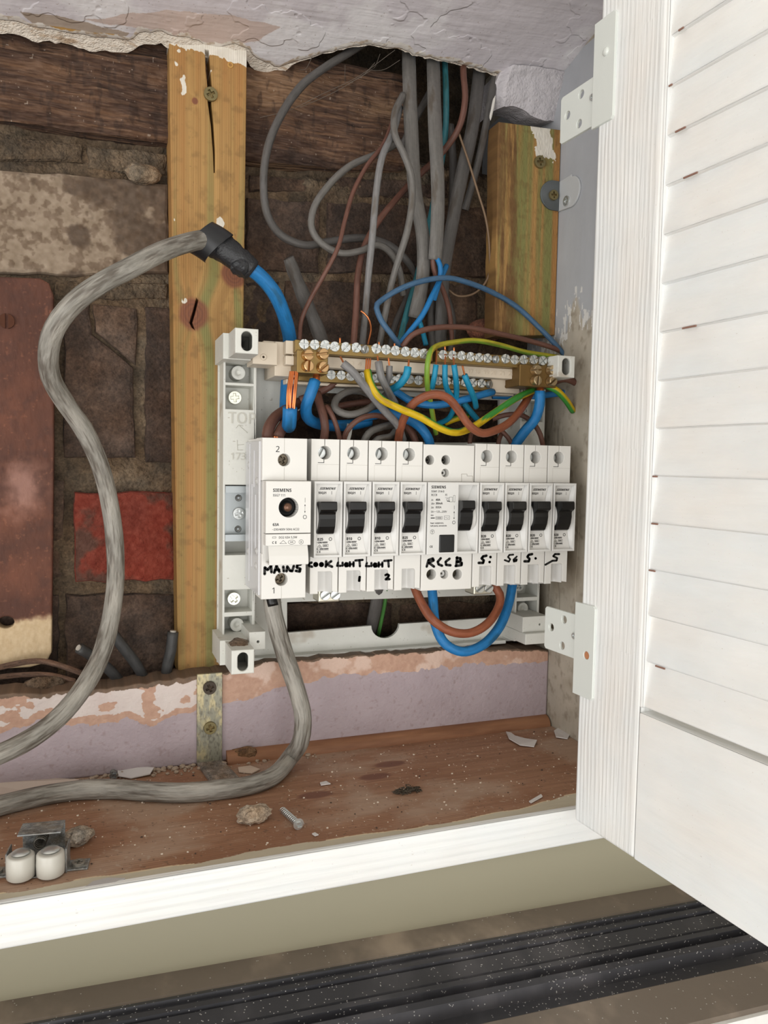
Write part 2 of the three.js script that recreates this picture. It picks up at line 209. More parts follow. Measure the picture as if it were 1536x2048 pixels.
// ---------------------------------------------------------------- brick wall at the back of the cupboard
const beamEdge = (() => { const k = [[-260, 205], [-60, 230], [0, 238], [330, 285], [500, 322], [700, 335], [1010, 352]].map(([a, b]) => W(a, b, 0.008)); return (x) => { let i = 0; while (i < k.length - 2 && x > k[i + 1].x) i++; return lerp(k[i].y, k[i + 1].y, clamp((x - k[i].x) / (k[i + 1].x - k[i].x))) + 0.0025 * (fbm(x * 90, 2, 3) - 0.5); }; })();
const wallBack = structGroup('wall_back');
{
  const vx = W(815, 200, 0).x, vy = W(900, 330, 0).y, vt = W(750, 140, 0).y;   // hollow where the cables come through
  const slab = sheet(200, 200, (u, v) => { const x = lerp(-0.62, 0.21, u), y = lerp(-0.24, 0.66, v); const gr = x < vx ? Math.exp(-Math.pow((y - beamEdge(x) + 0.002) / 0.0028, 2)) * (0.35 + 0.9 * fbm(x * 60, 8, 3)) * 0.14 : 0, deep = gr + Math.max(smooth(vx, vx + 0.006, x) * smooth(vy, vy + 0.006, y), smooth(vt, vt + 0.004, y)); return V(x, y, -0.0005 + 0.008 * (fbm(x * 45, y * 45, 4) - 0.5) + 0.004 * (fbm(x * 160 + 7, y * 160, 3) - 0.5) - 0.08 * deep); }, (p) => [p.x / 0.09, p.y / 0.09]);
  mesh('mortar_bed', [slab, box(-0.62, 0.21, -0.24, vy, -0.09, -0.015), box(-0.62, 0.21, -0.24, 0.66, -0.12, -0.088)], mMortar, wallBack);
  const rnd = rng(5), rx = W(205, 450, 0.005).x, mRendered = BR('#ffffff', { map: colorTex(512, 512, (u, v) => { const x = u * 0.3 - 0.25, y = v * 0.3, a = fbm(x * 70, y * 70, 6), b = fbm(x * 300, y * 300, 3), p = smooth(0.42, 0.56, a + (rx - 0.02 - x) * 4.5); let c = mix3([88, 73, 60], [148, 131, 112], p * 0.9); c = mix3(c, [100, 82, 66], smooth(0.52, 0.62, fbm(x * 260 + 3, y * 260, 4)) * 0.6); const k = 40 * (b - 0.5); return [c[0] + k, c[1] + k, c[2] + k]; }) });
  const brick = (quad, mat, z = 0.004) => {                    // four surveyed corners, edges worn uneven
    const c = quad.map(([a, b]) => W(a, b, z)), pts = [];
    c.forEach((p, i) => { const q = c[(i + 1) % c.length], n = Math.max(3, Math.round(p.distanceTo(q) / 0.009)); for (let k = 0; k < n; k++) { const t = k / n, corner = k === 0 ? 0.3 : 1; pts.push([lerp(p.x, q.x, t) + (rnd() - 0.5) * 0.0019 * corner, lerp(p.y, q.y, t) + (rnd() - 0.5) * 0.0019 * corner]); } });
    const bg = extrude(shapeOf(pts.reverse()), -0.02, z - 0.001 + (rnd() - 0.5) * 0.0016, 0.0024); mesh('brick', mat === mRendered ? rectUV(bg, 'x', [-0.25, 0.05], 'y', [0, 0.3]) : boxUV(bg, 0.08, rnd(), rnd()), mat, wallBack);
  };
  // left of the batten
  brick([[-60, 335], [150, 346], [338, 365], [338, 545], [150, 550], [-60, 540]], mRendered, 0.006);
  brick([[-60, 262], [165, 285], [165, 322], [-60, 315]], mMortar, 0.003); brick([[175, 288], [335, 305], [335, 350], [175, 335]], mMortar, 0.002);
  brick([[128, 610], [180, 605], [185, 668], [268, 735], [272, 915], [128, 915]], mBrick[1], 0.005); brick([[184, 605], [275, 615], [272, 730], [190, 662]], mBrick[0], 0.004);
  brick([[290, 612], [350, 612], [350, 925], [292, 925]], mBrick[3], 0.004);
  brick([[110, 560], [335, 565], [335, 598], [110, 600]], mMortar, 0.002);
  brick([[148, 985], [350, 985], [350, 1162], [150, 1165]], mBrickRed, 0.006); brick([[20, 960], [130, 960], [130, 1160], [20, 1160]], mBrick[2], 0.002);
  brick([[130, 1190], [350, 1190], [350, 1375], [130, 1375]], mBrick[1], 0.005); brick([[-60, 1190], [118, 1190], [118, 1400], [-60, 1400]], mBrick[3], 0.003);
  brick([[-60, 560], [90, 565], [90, 940], [-60, 940]], mBrick[2], 0.002); 
  // between the battens
  brick([[495, 392], [640, 405], [640, 545], [492, 540]], mBrick[1], 0.004); brick([[655, 402], [868, 410], [868, 548], [655, 546]], mBrick[3], 0.003); brick([[880, 408], [1012, 412], [1012, 552], [880, 550]], mBrick[2], 0.003);
  brick([[488, 560], [560, 560], [560, 700], [488, 700]], mBrick[3], 0.003); brick([[572, 560], [765, 562], [765, 702], [572, 702]], mBrick[1], 0.004); brick([[778, 564], [960, 566], [960, 705], [778, 704]], mBrick[0], 0.003);
  brick([[500, 348], [628, 356], [628, 385], [500, 380]], mBrick[2], 0.002); brick([[660, 352], [900, 360], [900, 395], [660, 392]], mBrick[1], 0.002);
  for (let row = 0; row < 5; row++) for (let k = 0; k < 3; k++) { const y0 = -0.16 + row * 0.077, x0 = -0.62 + k * 0.125 - (row % 2) * 0.05, P = (x, y) => { const d = V(x, y, 0.003).sub(EYE), z = d.dot(FWD); return [CX + FOCAL * d.dot(RIGHT) / z, CY - FOCAL * d.dot(UP) / z]; }; brick([P(x0, y0 + 0.065), P(x0 + 0.115, y0 + 0.065), P(x0 + 0.115, y0), P(x0, y0)], mBrick[(row * 2 + k) % 4], 0.003); }   // courses left of the meter board
  // courses behind the consumer unit
  for (let row = 0; row < 6; row++) for (let k = 0; k < 2; k++) { const y0 = 725 + row * 96, x0 = (row % 2 ? 500 : 580) + k * 300; brick([[x0, y0], [x0 + 286, y0], [x0 + 286, y0 + 82], [x0, y0 + 82]], mBrick[(row + k) % 4], 0.002); }
}
{ // old timber lintel over the bricks
  const BX1 = W(815, 200, 0.01).x, top = W(750, 138, 0.008).y, edge = beamEdge;
  const front = sheet(160, 24, (u, v) => { const x = lerp(-0.62, BX1, u), y = lerp(edge(x), top, v); return V(x, y, 0.010 + 0.007 * (fbm(x * 25, y * 160, 4) - 0.5) + 0.006 * (fbm(x * 60 + 3, y * 60, 3) - 0.5) - 0.004 * smooth(0.9, 1, Math.abs(v * 2 - 1))); }, (p) => [p.x / 0.28, p.y / 0.14]);
  const under = sheet(160, 2, (u, v) => { const x = lerp(-0.62, BX1, u), y = edge(x); return V(x, y + 0.001 * v, lerp(-0.02, 0.010 + 0.007 * (fbm(x * 25, y * 160, 4) - 0.5) + 0.006 * (fbm(x * 60 + 3, y * 60, 3) - 0.5) - 0.004, v)); }, (p) => [p.x / 0.28, p.z / 0.14]);
  const crown = sheet(160, 2, (u, v) => { const x = lerp(-0.62, BX1, u), y = top; return V(x, y, lerp(0.010 + 0.007 * (fbm(x * 25, y * 160, 4) - 0.5) + 0.006 * (fbm(x * 60 + 3, y * 60, 3) - 0.5) - 0.004, -0.02, v)); }, (p) => [p.x / 0.28, p.z / 0.14]);
  tag(mesh('timber_lintel', [front, under, crown], mBeam), 'rough dark brown timber lintel running across the bricks below the plaster', 'beam');
}

// ---------------------------------------------------------------- broken plaster soffit
const SLOPE = 0.22;                                          // upward tilt to the front, added so the soffit catches more light
const SOFF = (px, py) => { const d = rayTo(px, py), m = 0.085, c = 0.281 + m * 0.17 - SLOPE * 0.03, k = (c + m * EYE.x + SLOPE * EYE.z - EYE.y) / (d.y - m * d.x - SLOPE * d.z); return EYE.clone().addScaledVector(d, k); };
{
  const raw = [[-260, 22], [-60, 36], [0, 42], [40, 48], [100, 62], [160, 72], [220, 80], [260, 86], [272, 72], [322, 66], [335, 72], [380, 78], [415, 92], [440, 98], [470, 88], [497, 100], [508, 118], [530, 128], [560, 138], [600, 124], [650, 108], [700, 98], [745, 93], [800, 101], [830, 112], [870, 119], [920, 130], [960, 140], [1000, 152], [1018, 140], [1060, 152], [1100, 170], [1130, 195], [1200, 215]];
  const E = raw.map(([a, b]) => SOFF(a, b)), n = 260, X = (u) => lerp(-0.62, 0.196, u);
  const zed = (x) => { let i = 0; while (i < E.length - 2 && x > E[i + 1].x) i++; return Math.max(0.008, lerp(E[i].z, E[i + 1].z, clamp((x - E[i].x) / (E[i + 1].x - E[i].x)))) + 0.003 * (fbm(x * 260, 1, 3) - 0.5); };
  const yat = (x, z) => 0.281 + SLOPE * (z - 0.03) + 0.085 * (clamp(x, -0.25, 0.3) + 0.17) + 0.002 * (fbm(x * 30, z * 30, 4) - 0.5);
  const skin = sheet(n, 24, (u, v) => { const x = X(u), z = lerp(zed(x), 0.165, Math.pow(v, 1.4)); return V(x, yat(x, z) + 0.0012 * Math.exp(-v * 40), z); });
  const rim = sheet(n, 5, (u, v) => { const x = X(u), z = zed(x), j = fbm(x * 180, v * 3 + 4, 3) - 0.5; return V(x, yat(x, z) + 0.0012 + 0.011 * v, z + j * 0.004 * v + 0.004 * v); });
  const hx0 = SOFF(560, 138).x, hx1 = SOFF(1000, 152).x, hang = sheet(n, 6, (u, v) => { const x = X(u), z = zed(x), k = 1 - 0.92 * smooth(hx0 - 0.004, hx0 + 0.012, x) * smooth(hx1 + 0.004, hx1 - 0.008, x), j = fbm(x * 300, v * 4, 3) - 0.5; return V(x, yat(x, z) + 0.001 - (0.0042 * v + 0.003 * v * (fbm(x * 140, 3, 3) - 0.5)) * k + j * 0.0016 * v, Math.max(0.002, z - 0.007 * v * k + j * 0.002 * v)); });   // crumbling thickness of the plaster
  const lid = sheet(n, 1, (u, v) => { const x = X(u), z = zed(x); const zz = lerp(z + 0.004, 0.165, v); return V(x, yat(x, zz) + 0.0125, zz); });
  const x0 = -0.62, x1 = 0.196, z0 = 0, z1 = 0.165; rectUV(skin, 'x', [x0, x1], 'z', [z0, z1]);
  const patchAt = (list) => list.map(([a, b]) => { const p = SOFF(a, b); return [p.x, p.z]; });
  const pink = patchAt([[170, 40], [330, 20], [470, 30], [560, 55], [520, 85], [440, 92], [330, 66]]), inside = (pts, x, y) => { let r = false; for (let i = 0, j = pts.length - 1; i < pts.length; j = i++) if (pts[i][1] > y !== pts[j][1] > y && x < (pts[j][0] - pts[i][0]) * (y - pts[i][1]) / (pts[j][1] - pts[i][1]) + pts[i][0]) r = !r; return r; };
  const strip = patchAt([[38, 24], [110, 30], [260, 66], [250, 78], [160, 66], [60, 46]]), ochre = patchAt([[90, 48], [170, 60], [240, 72], [230, 76], [120, 58]]);
  const map = colorTex(1600, 420, (u, v) => {
    const x = lerp(x0, x1, u), z = lerp(z0, z1, v), wx = x + 0.006 * (fbm(x * 80, z * 80, 4) - 0.5), wz = z + 0.004 * (fbm(x * 90 + 5, z * 90, 4) - 0.5);
    const a = fbm(x * 26, z * 26, 5), b = fbm(x * 300, z * 60, 3); let c = mix3([216, 210, 215], [234, 231, 233], smooth(0.42, 0.58, a));
    if (inside(pink, wx, wz)) c = mix3([214, 196, 188], [204, 184, 176], b); if (inside(strip, wx, wz)) c = [176, 160, 146]; if (inside(ochre, wx, wz)) c = [196, 154, 92];
    const dz = z - zed(x); if (dz < 0.0035 + 0.006 * (fbm(x * 150, 9, 3) - 0.4)) c = mix3([232, 226, 218], [196, 178, 158], smooth(0.5, 0.7, fbm(x * 400, z * 400, 3)));
    const k = (b - 0.5) * 12; if (fbm(x * 900, z * 900, 2) > 0.88) c = mix3(c, [110, 90, 80], 0.4); return [c[0] + k, c[1] + k, c[2] + k];
  }); map.wrapS = map.wrapT = THREE.ClampToEdgeWrapping;
  const bump = paintBump.clone(); bump.repeat.set(7, 1.5); bump.needsUpdate = true;
  const top = structGroup('ceiling_soffit'); mesh('painted_plaster', skin, std({ map, bumpMap: bump, bumpScale: 0.0022, roughness: 0.6 }), top);
  mesh('broken_edge', [rectUV(rim, 'x', [0, 0.05], 'y', [0, 0.05]), rectUV(hang, 'x', [0, 0.05], 'z', [0, 0.025]), rectUV(lid, 'x', [0, 0.05], 'z', [0, 0.05])], std({ color: '#e6ddd2', bumpMap: grungeBump, bumpScale: 0.0018, roughness: 0.9, map: colorTex(256, 256, (u, v) => { const a = fbm(u * 6, v * 6, 5, 6), b = fbm(u * 30, v * 30, 3, 30); return mix3([246, 244, 240], [176, 150, 124], smooth(0.5, 0.72, a) * 0.7 + (b > 0.66 ? 0.2 : 0)); }) }), top);
  // the lump of painted plaster hanging down in the corner
  const L = [[1003, 160], [1015, 200], [1005, 232], [1040, 236], [1075, 232], [1120, 250]], tl = W(1006, 150, 0.036), br = W(1128, 240, 0.03);
  const face = sheet(60, 40, (u, v) => { const x = lerp(tl.x, 0.197, u), y = lerp(br.y + 0.002 * (fbm(u * 9, 3, 3) - 0.5) + 0.003 * Math.sin(u * 6), yat(x, 0.03) + 0.002, v); return V(x - 0.003 * Math.sin(v * 3.1) * (1 - u), y, 0.030 + 0.012 * v + 0.0045 * (fbm(u * 4, v * 4, 3) - 0.5) - 0.008 * smooth(0.88, 1, 1 - u)); });
  const depth = sheet(30, 3, (u, v) => { const x = lerp(tl.x, 0.197, u), y = br.y + 0.002 * (fbm(u * 9, 3, 3) - 0.5) + 0.003 * Math.sin(u * 6); return V(x, y + 0.004 * (1 - v), lerp(0.004, 0.030 + 0.0045 * (fbm(u * 4, 0, 3) - 0.5) - 0.008 * smooth(0.88, 1, 1 - u), v)); });
  const sideL = sheet(3, 20, (u, v) => V(tl.x - 0.003 * Math.sin(v * 3.1), lerp(br.y, yat(tl.x, 0.03) + 0.002, v), lerp(0.002, 0.022 + 0.012 * v, u)));
  mesh('plaster_lump', [rectUV(face, 'x', [0, 0.06], 'y', [0, 0.06]), rectUV(depth, 'x', [0, 0.06], 'z', [0, 0.06]), rectUV(sideL, 'z', [0, 0.06], 'y', [0, 0.06])], std({ color: '#c6c1c4', bumpMap: grungeBump, bumpScale: 0.0014, roughness: 0.6 }), top);
  struct('ceiling_light_block', boxUV(box(-0.62, 0.3, 0.62, 0.66, -0.09, 0.165), 0.1), mMortar);  // unseen slab added over the hollow to keep the hole dark
}

// ---------------------------------------------------------------- right cheek of the recess
{
  const x0 = 0.195, rail = WX(1120, 700, x0), map = colorTex(256, 1400, (u, v) => {
    const z = lerp(0, 0.165, u), y = lerp(-0.24, 0.32, v), a = fbm(z * 90, y * 60, 4), b = fbm(z * 260, y * 200, 3), e = y - 0.125 + 0.05 * (fbm(z * 120, y * 40, 4) - 0.5) - 0.5 * (z - 0.04);
    const paint = [176 + 8 * (a - 0.5), 178 + 8 * (a - 0.5), 182 + 8 * (a - 0.5)]; let bare = mix3([168, 160, 146], [196, 186, 170], a); bare = mix3(bare, [130, 118, 102], smooth(0.5, 0.9, b) * 0.6); bare = mix3(bare, [146, 134, 116], smooth(0.5, 0.8, fbm(z * 40 + 3, y * 25, 5)) * 0.7);
    let c = mix3(bare, paint, smooth(-0.004, 0.004, e)); if (Math.abs(e) < 0.012 && fbm(z * 500, y * 160, 3) > 0.56) c = [216, 214, 210]; return c;
  });
  const g = rectUV(box(x0, 1.2, -0.24, 0.362, -0.09, 0.165), 'z', [0, 0.165], 'y', [-0.24, 0.32]);
  struct('wall_right', g, std({ map, bumpMap: paintBump, bumpScale: 0.002, roughness: 0.75 }));
}

// ---------------------------------------------------------------- plinth, moulding, shelf
const SHELF = -0.1575;
{
  const line = [[-260, 1405], [0, 1388], [120, 1384], [250, 1374], [330, 1362], [400, 1350], [450, 1345], [520, 1326], [620, 1318], [700, 1312], [800, 1306], [900, 1298], [1000, 1297], [1085, 1300], [1120, 1302]].map(([a, b]) => W(a, b, 0.045));
  const topY = (x) => { let i = 0; while (i < line.length - 2 && x > line[i + 1].x) i++; return lerp(line[i].y, line[i + 1].y, clamp((x - line[i].x) / (line[i + 1].x - line[i].x), -1, 1)) + 0.003 * (fbm(x * 220, 5, 3) - 0.5); };
  const pts = []; for (let i = 0; i <= 220; i++) { const x = lerp(-0.62, 0.1945, i / 220); pts.push([x, topY(x)]); } pts.push([0.1945, SHELF], [-0.62, SHELF]);
  const g = rectUV(extrude(shapeOf(pts.reverse()), 0.022, 0.045, 0.0012), 'x', [-0.62, 0.195], 'y', [SHELF, -0.085]);
  const fl = [[-260, 1470], [0, 1465], [80, 1440], [160, 1452], [250, 1440], [300, 1452], [345, 1432], [400, 1418], [440, 1408], [520, 1392], [600, 1368], [680, 1350], [760, 1345], [860, 1338], [960, 1326], [1085, 1322]].map(([a, b]) => W(a, b, 0.045));
  const flake = (x) => { let i = 0; while (i < fl.length - 2 && x > fl[i + 1].x) i++; return lerp(fl[i].y, fl[i + 1].y, clamp((x - fl[i].x) / (fl[i + 1].x - fl[i].x), -1, 1)); }, xw = W(400, 1400, 0.045).x;
  const map = colorTex(2048, 256, (u, v) => {
    const x = lerp(-0.62, 0.195, u), y = lerp(SHELF, -0.085, v), a = fbm(x * 60, y * 60, 5), b = fbm(x * 400, y * 400, 3), e = y - flake(x) + 0.008 * (fbm(x * 140, y * 140, 4) - 0.5), t = topY(x) - y;
    let c = mix3([182, 168, 173], [166, 151, 156], a); c = mix3(c, [140, 118, 114], smooth(0.66, 0.86, b) * 0.35);
    const peach = mix3([200, 164, 142], [180, 142, 122], b), white = mix3([222, 212, 206], [206, 190, 184], a);
    if (e > 0) c = x < xw ? (e < 0.004 ? peach : (fbm(x * 90 + 4, y * 130, 4) > 0.6 ? peach : white)) : mix3(peach, [214, 186, 170], smooth(0.55, 0.66, a));
    if (t < (x < xw ? 0.0024 : 0.0006) + 0.003 * (fbm(x * 120, 4, 4) - 0.4)) c = mix3([130, 104, 84], [96, 80, 66], b); return c;
  }); map.wrapS = map.wrapT = THREE.ClampToEdgeWrapping;
  struct('trim_1', g, std({ map, bumpMap: (() => { const t = grungeBump.clone(); t.repeat.set(8, 0.8); return t; })(), bumpScale: 0.0009, roughness: 0.7 }));
  // quarter-round bead along the foot of the plinth
  const q = new THREE.Shape(); q.moveTo(0, 0); q.lineTo(0.007, 0); q.absarc(0, 0, 0.007, 0, Math.PI / 2, false); q.lineTo(0, 0);
  const wood = colorTex(1024, 256, (u, v) => { const g1 = fbm(u * 8, v * 60, 4, 8, 60), g2 = fbm(u * 3, v * 9, 3, 3, 9); let c = mix3([128, 86, 60], [162, 116, 84], clamp((g1 - 0.3) * 1.6)); return mix3(c, [120, 84, 62], smooth(0.5, 0.8, g2) * 0.6); });
  struct('trim_2', boxUV(extrude(q, 0, 0.1935 - W(452, 1500, 0.045).x).rotateY(-Math.PI / 2).translate(0.1935, SHELF, 0.045), 0.2), std({ map: wood, roughness: 0.6 }));
  // shelf board
  const knots = [[780, 1528], [750, 1553], [630, 1590]].map(([a, b]) => WY(a, b, SHELF));
  const paintEdge = (x) => 0.1680 - 0.006 * fbm(x * 40, 3, 3) - 0.005 * smooth(0.1, 0.13, x) - 0.004 * smooth(0.5, 0.8, fbm(x * 25 + 7, 1, 3));
  const sm = colorTex(2048, 400, (u, v) => {
    const x = lerp(-0.62, 0.195, u), z = lerp(0.03, 0.173, v); let zz = z; for (const k of knots) { const d = Math.hypot((x - k.x) * 0.45, z - k.z); zz += 0.004 * Math.exp(-d * d / 0.00003) * Math.sign(z - k.z); }
    const ring = 0.5 + 0.5 * Math.sin((zz + 0.006 * fbm(x * 5, z * 12, 3)) * 3400), g = fbm(x * 26, zz * 700, 4), a = fbm(x * 28, z * 40, 5), b = fbm(x * 500, z * 500, 2), dust = smooth(0.44, 0.66, fbm(x * 22 + 5, z * 30 + 3, 5));
    let c = mix3([134, 96, 72], [176, 134, 106], clamp(g * 0.8 + 0.4 * ring - 0.15)); c = mix3(c, [132, 88, 62], smooth(0.5, 0.8, a) * 0.5); c = mix3(c, [184, 164, 147], dust * 0.55); if (b > 0.78) c = mix3(c, [186, 170, 154], 0.4); if (b < 0.18) c = mix3(c, [84, 66, 54], 0.4);
    for (const k of knots) { const d = Math.hypot((x - k.x) * 0.45, z - k.z); c = mix3(c, [112, 72, 58], smooth(0.0055, 0.0035, d) * 0.8); }
    const e = z - paintEdge(x); if (e > 0) c = mix3([204, 196, 176], [190, 178, 156], a); else if (e > -0.0009 && fbm(x * 60, 9, 2) > 0.4) c = [216, 196, 164]; return c;
  }); sm.wrapS = sm.wrapT = THREE.ClampToEdgeWrapping;
  const shelf = structGroup('trim_3');
  mesh('shelf_board', rectUV(box(-0.62, 0.1945, SHELF - 0.0185, SHELF, 0.0, 0.1708), 'x', [-0.62, 0.195], 'z', [0.03, 0.173]), std({ map: sm, bumpMap: grungeBump, bumpScale: 0.0006, roughness: 0.62 }), shelf);
  const lipGeo = rbox(-0.62, 0.26, -0.1772, -0.1566, 0.1706, 0.1755, 0.0016); const lipUV = boxUV(lipGeo, 0.16); { const a = lipUV.attributes.uv; for (let i = 0; i < a.count; i++) a.setXY(i, a.getY(i), a.getX(i)); }
  mesh('painted_lipping', lipUV, mWhite, shelf);
}

// ---------------------------------------------------------------- below the shelf: painted wall, ribbed track, white board
{
  const turn = -Math.atan2(0.0201, 0.3633), at = V(-0.1613, 0, 0.1514), place = (o) => { o.position.copy(at); o.rotation.y = turn; return o; };
  place(struct('wall_lower', box(-0.5, 0.62, -1.9, -0.1775, -0.1, 0), mOlive));
  const y = -0.2156, tr = thing('ribbed_track', 'long black ribbed metal track, dusty and speckled with white, below the shelf', 'track'); place(tr);
  const dustBlack = (base, speck) => colorTex(1024, 1024, (u, v) => { const a = fbm(u * 12, v * 8, 5, 12, 8), b = vnoise(u * 420, v * 420, 420), c2 = fbm(u * 5 + 2, v * 3, 4, 5, 3); let c = mix3(base, [base[0] * 1.5 + 22, base[1] * 1.5 + 19, base[2] * 1.5 + 15], smooth(0.35, 0.8, a) * 0.55); if (LAT[((Math.floor(u * 520) * 7919) ^ (Math.floor(v * 520) * 10473)) & 65535] > 1 - speck * (0.3 + 1.2 * vnoise(u * 5, v * 3, 5))) c = [206, 204, 200]; return mix3(c, [base[0] * 0.6, base[1] * 0.6, base[2] * 0.6], smooth(0.45, 0.85, c2) * 0.5); });
  const mBrownLedge = std({ map: dustBlack([126, 115, 104], 0.004), roughness: 0.75, bumpMap: grungeBump, bumpScale: 0.0005 }), mRib = std({ map: dustBlack([56, 56, 61], 0.022), roughness: 0.5, bumpMap: grungeBump, bumpScale: 0.0004 });
  const along = (pts) => boxUV(extrude(shapeOf(pts), -0.35, 0.6).rotateY(Math.PI / 2), 0.25);   // profile (-z, y) swept along x
  const prof = (list) => along(list.map(([z, h]) => [-z, y + h]));
  mesh('back_strip', prof([[0, 0], [0, -0.03], [0.0175, -0.03], [0.0175, -0.001], [0.016, 0]]), mBrownLedge, tr);
  mesh('ribbed_strip', prof([[0.0175, -0.03], [0.0175, -0.0025], [0.019, -0.0025], [0.0195, 0.001], [0.022, 0.0015], [0.0225, -0.001], [0.0255, -0.001], [0.026, 0.0008], [0.029, 0.0006], [0.0292, -0.0016], [0.0305, -0.0016], [0.031, -0.0004], [0.0405, -0.0015], [0.0415, -0.0035], [0.043, -0.0035], [0.0435, -0.0005], [0.0465, -0.0008], [0.047, -0.0045], [0.051, -0.005], [0.0525, -0.0005], [0.056, -0.0012], [0.0575, -0.0075], [0.0685, -0.009], [0.0685, -0.03]]), mRib, tr);
  mesh('front_board', prof([[0.0685, -0.03], [0.0685, -0.0045], [0.07, -0.0035], [0.094, -0.005], [0.0955, -0.0062], [0.0955, -0.03]]), mBrownLedge, tr);
  const b = prof([[0.0685, -0.5], [0.0685, -0.0301], [0.0945, -0.0301], [0.0945, -0.5]]); place(struct('trim_4', [b, prof([[0.0955, -0.5], [0.0955, -0.0065], [0.0975, -0.0065], [0.0975, -0.5]])], mWhite));
  place(struct('wall_below_track', box(-0.5, 0.62, -1.9, -0.246, 0, 0.0684), mOlive));
}

// ---------------------------------------------------------------- battens and the old board
const crossHead = (r, h) => screwHead(r, h, 'cross');
function fixedScrew(parent, px, py, z, wpx, mat, kind = 'cross', turn = 0.3, name = 'screw', tilt) { const p = W(px, py, z), r = metres(wpx / 2, p); const m = mesh(name, screwHead(r, r * 0.5, kind), mat, parent); m.position.copy(p); m.rotation.z = turn; if (tilt) { m.rotation.x = tilt[0]; m.rotation.y = tilt[1]; } return m; }
const TIMBER = [[152, 114, 64], [180, 141, 84], [124, 122, 70], [160, 110, 58]];
const battenTex = (c0, dims, opt) => { const [x0, x1, y0, y1] = dims; const t = colorTex(256, 1400, (u, v) => {
  const x = lerp(x0, x1, u), y = lerp(y0, y1, v); let xx = x; for (const k of opt.knots) { const dx = x - k[0], dy = y - k[1]; xx += 0.006 * Math.sign(dx || 1) * Math.exp(-(dx * dx / (k[2] * k[2] * 3) + dy * dy / (k[2] * k[2] * 5))); }
  const g = fbm(xx * 900, y * 9, 4), l = fbm(xx * 160 + 3, y * 2.4, 3), s = fbm(x * 220, y * 220, 3); let c = mix3(c0[0], c0[1], clamp((g - 0.2) * 1.3)); c = mix3(c, c0[2], smooth(0.42, 0.66, l) * opt.green(x, y)); c = mix3(c, c0[3], smooth(0.55, 0.75, fbm(xx * 120 + 9, y * 3 + 8, 3)) * 0.6);
  c = mix3(c, [104, 78, 42], smooth(0.55, 0.85, s) * 0.35); if (vnoise(x * 2600, y * 900) > 0.97) c = mix3(c, [70, 52, 34], 0.5); for (const k of opt.knots) { const d = Math.hypot((x - k[0]) / k[2], (y - k[1]) / (k[2] * 1.12)) + 0.12 * (fbm(x * 300, y * 300, 2) - 0.5); if (d < 1.25) { c = mix3(c, [128, 78, 52], smooth(1.25, 0.85, d) * 0.95); c = mix3(c, [98, 58, 44], (0.5 + 0.5 * Math.sin(d * 22)) * smooth(1, 0.8, d) * 0.45); } }
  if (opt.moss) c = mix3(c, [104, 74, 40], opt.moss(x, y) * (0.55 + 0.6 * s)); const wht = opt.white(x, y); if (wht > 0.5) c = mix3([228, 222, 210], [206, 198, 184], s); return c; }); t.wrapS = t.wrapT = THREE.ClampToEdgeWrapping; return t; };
{
  const z = 0.025, c = [[338, 74], [494, 100], [478, 1352], [356, 1348]].map(([a, b]) => W(a, b, z)), shape = shapeOf(c.map((p) => [p.x, p.y]).reverse());
  const crack = (pts) => new THREE.Path(pts.map(([a, b]) => { const p = W(a, b, z); return new THREE.Vector2(p.x, p.y); }));
  shape.holes.push(crack([[410, 99], [418, 100], [421, 140], [424, 172], [423, 205], [427, 250], [430, 300], [430, 345], [428, 345], [426, 300], [422, 250], [416, 205], [415, 172], [412, 140]]));
  shape.holes.push(crack([[393, 596], [397, 600], [391, 625], [385, 645], [390, 660], [384, 655], [379, 645], [386, 622]]));
  const xs = c.map((p) => p.x), ys = c.map((p) => p.y), dims = [Math.min(...xs) - 0.001, Math.max(...xs) + 0.001, Math.min(...ys), Math.max(...ys)];
  const K = W(387, 628, z), K2 = W(468, 548, z), K3 = W(390, 202, z), tp = W(410, 92, z);
  const map = battenTex(TIMBER, dims, { knots: [[K.x, K.y, 0.0085], [K2.x, K2.y, 0.0075], [K3.x, K3.y, 0.0018]], green: (x, y) => smooth(0.3, 0.2, y) * 0.85, white: (x, y) => (y > tp.y - 0.0045 + 0.10 * (x - tp.x) * -1 + 0.006 * (fbm(x * 260, y * 120, 3) - 0.5) ? 1 : fbm(x * 90 + 2, y * 60, 4) > 0.765 && y > 0.12 ? 1 : 0) });
  const back = shapeOf(c.map((p) => [p.x, p.y]).reverse());
  const b = thing('timber_batten', 'yellow ochre softwood batten with split, knot and green stain, left of the fuse board', 'batten');
  const m = std({ map, bumpMap: ribBump, bumpScale: 0.0003, roughness: 0.7 });
  mesh('batten', [rectUV(extrude(shape, 0.006, z, 0.0006), 'x', [dims[0], dims[1]], 'y', [dims[2], dims[3]]), rectUV(extrude(back, -0.003, 0.006), 'x', [dims[0], dims[1]], 'y', [dims[2], dims[3]])], m, b);
  fixedScrew(b, 421, 190, z, 27, mYellowScrew, 'cross', 0.5);
  const hole = mesh('pilot_hole_rim', new THREE.TorusGeometry(0.0014, 0.0006, 8, 16), std({ color: '#b98d4c' }), b); hole.position.copy(W(461, 130, z));
}
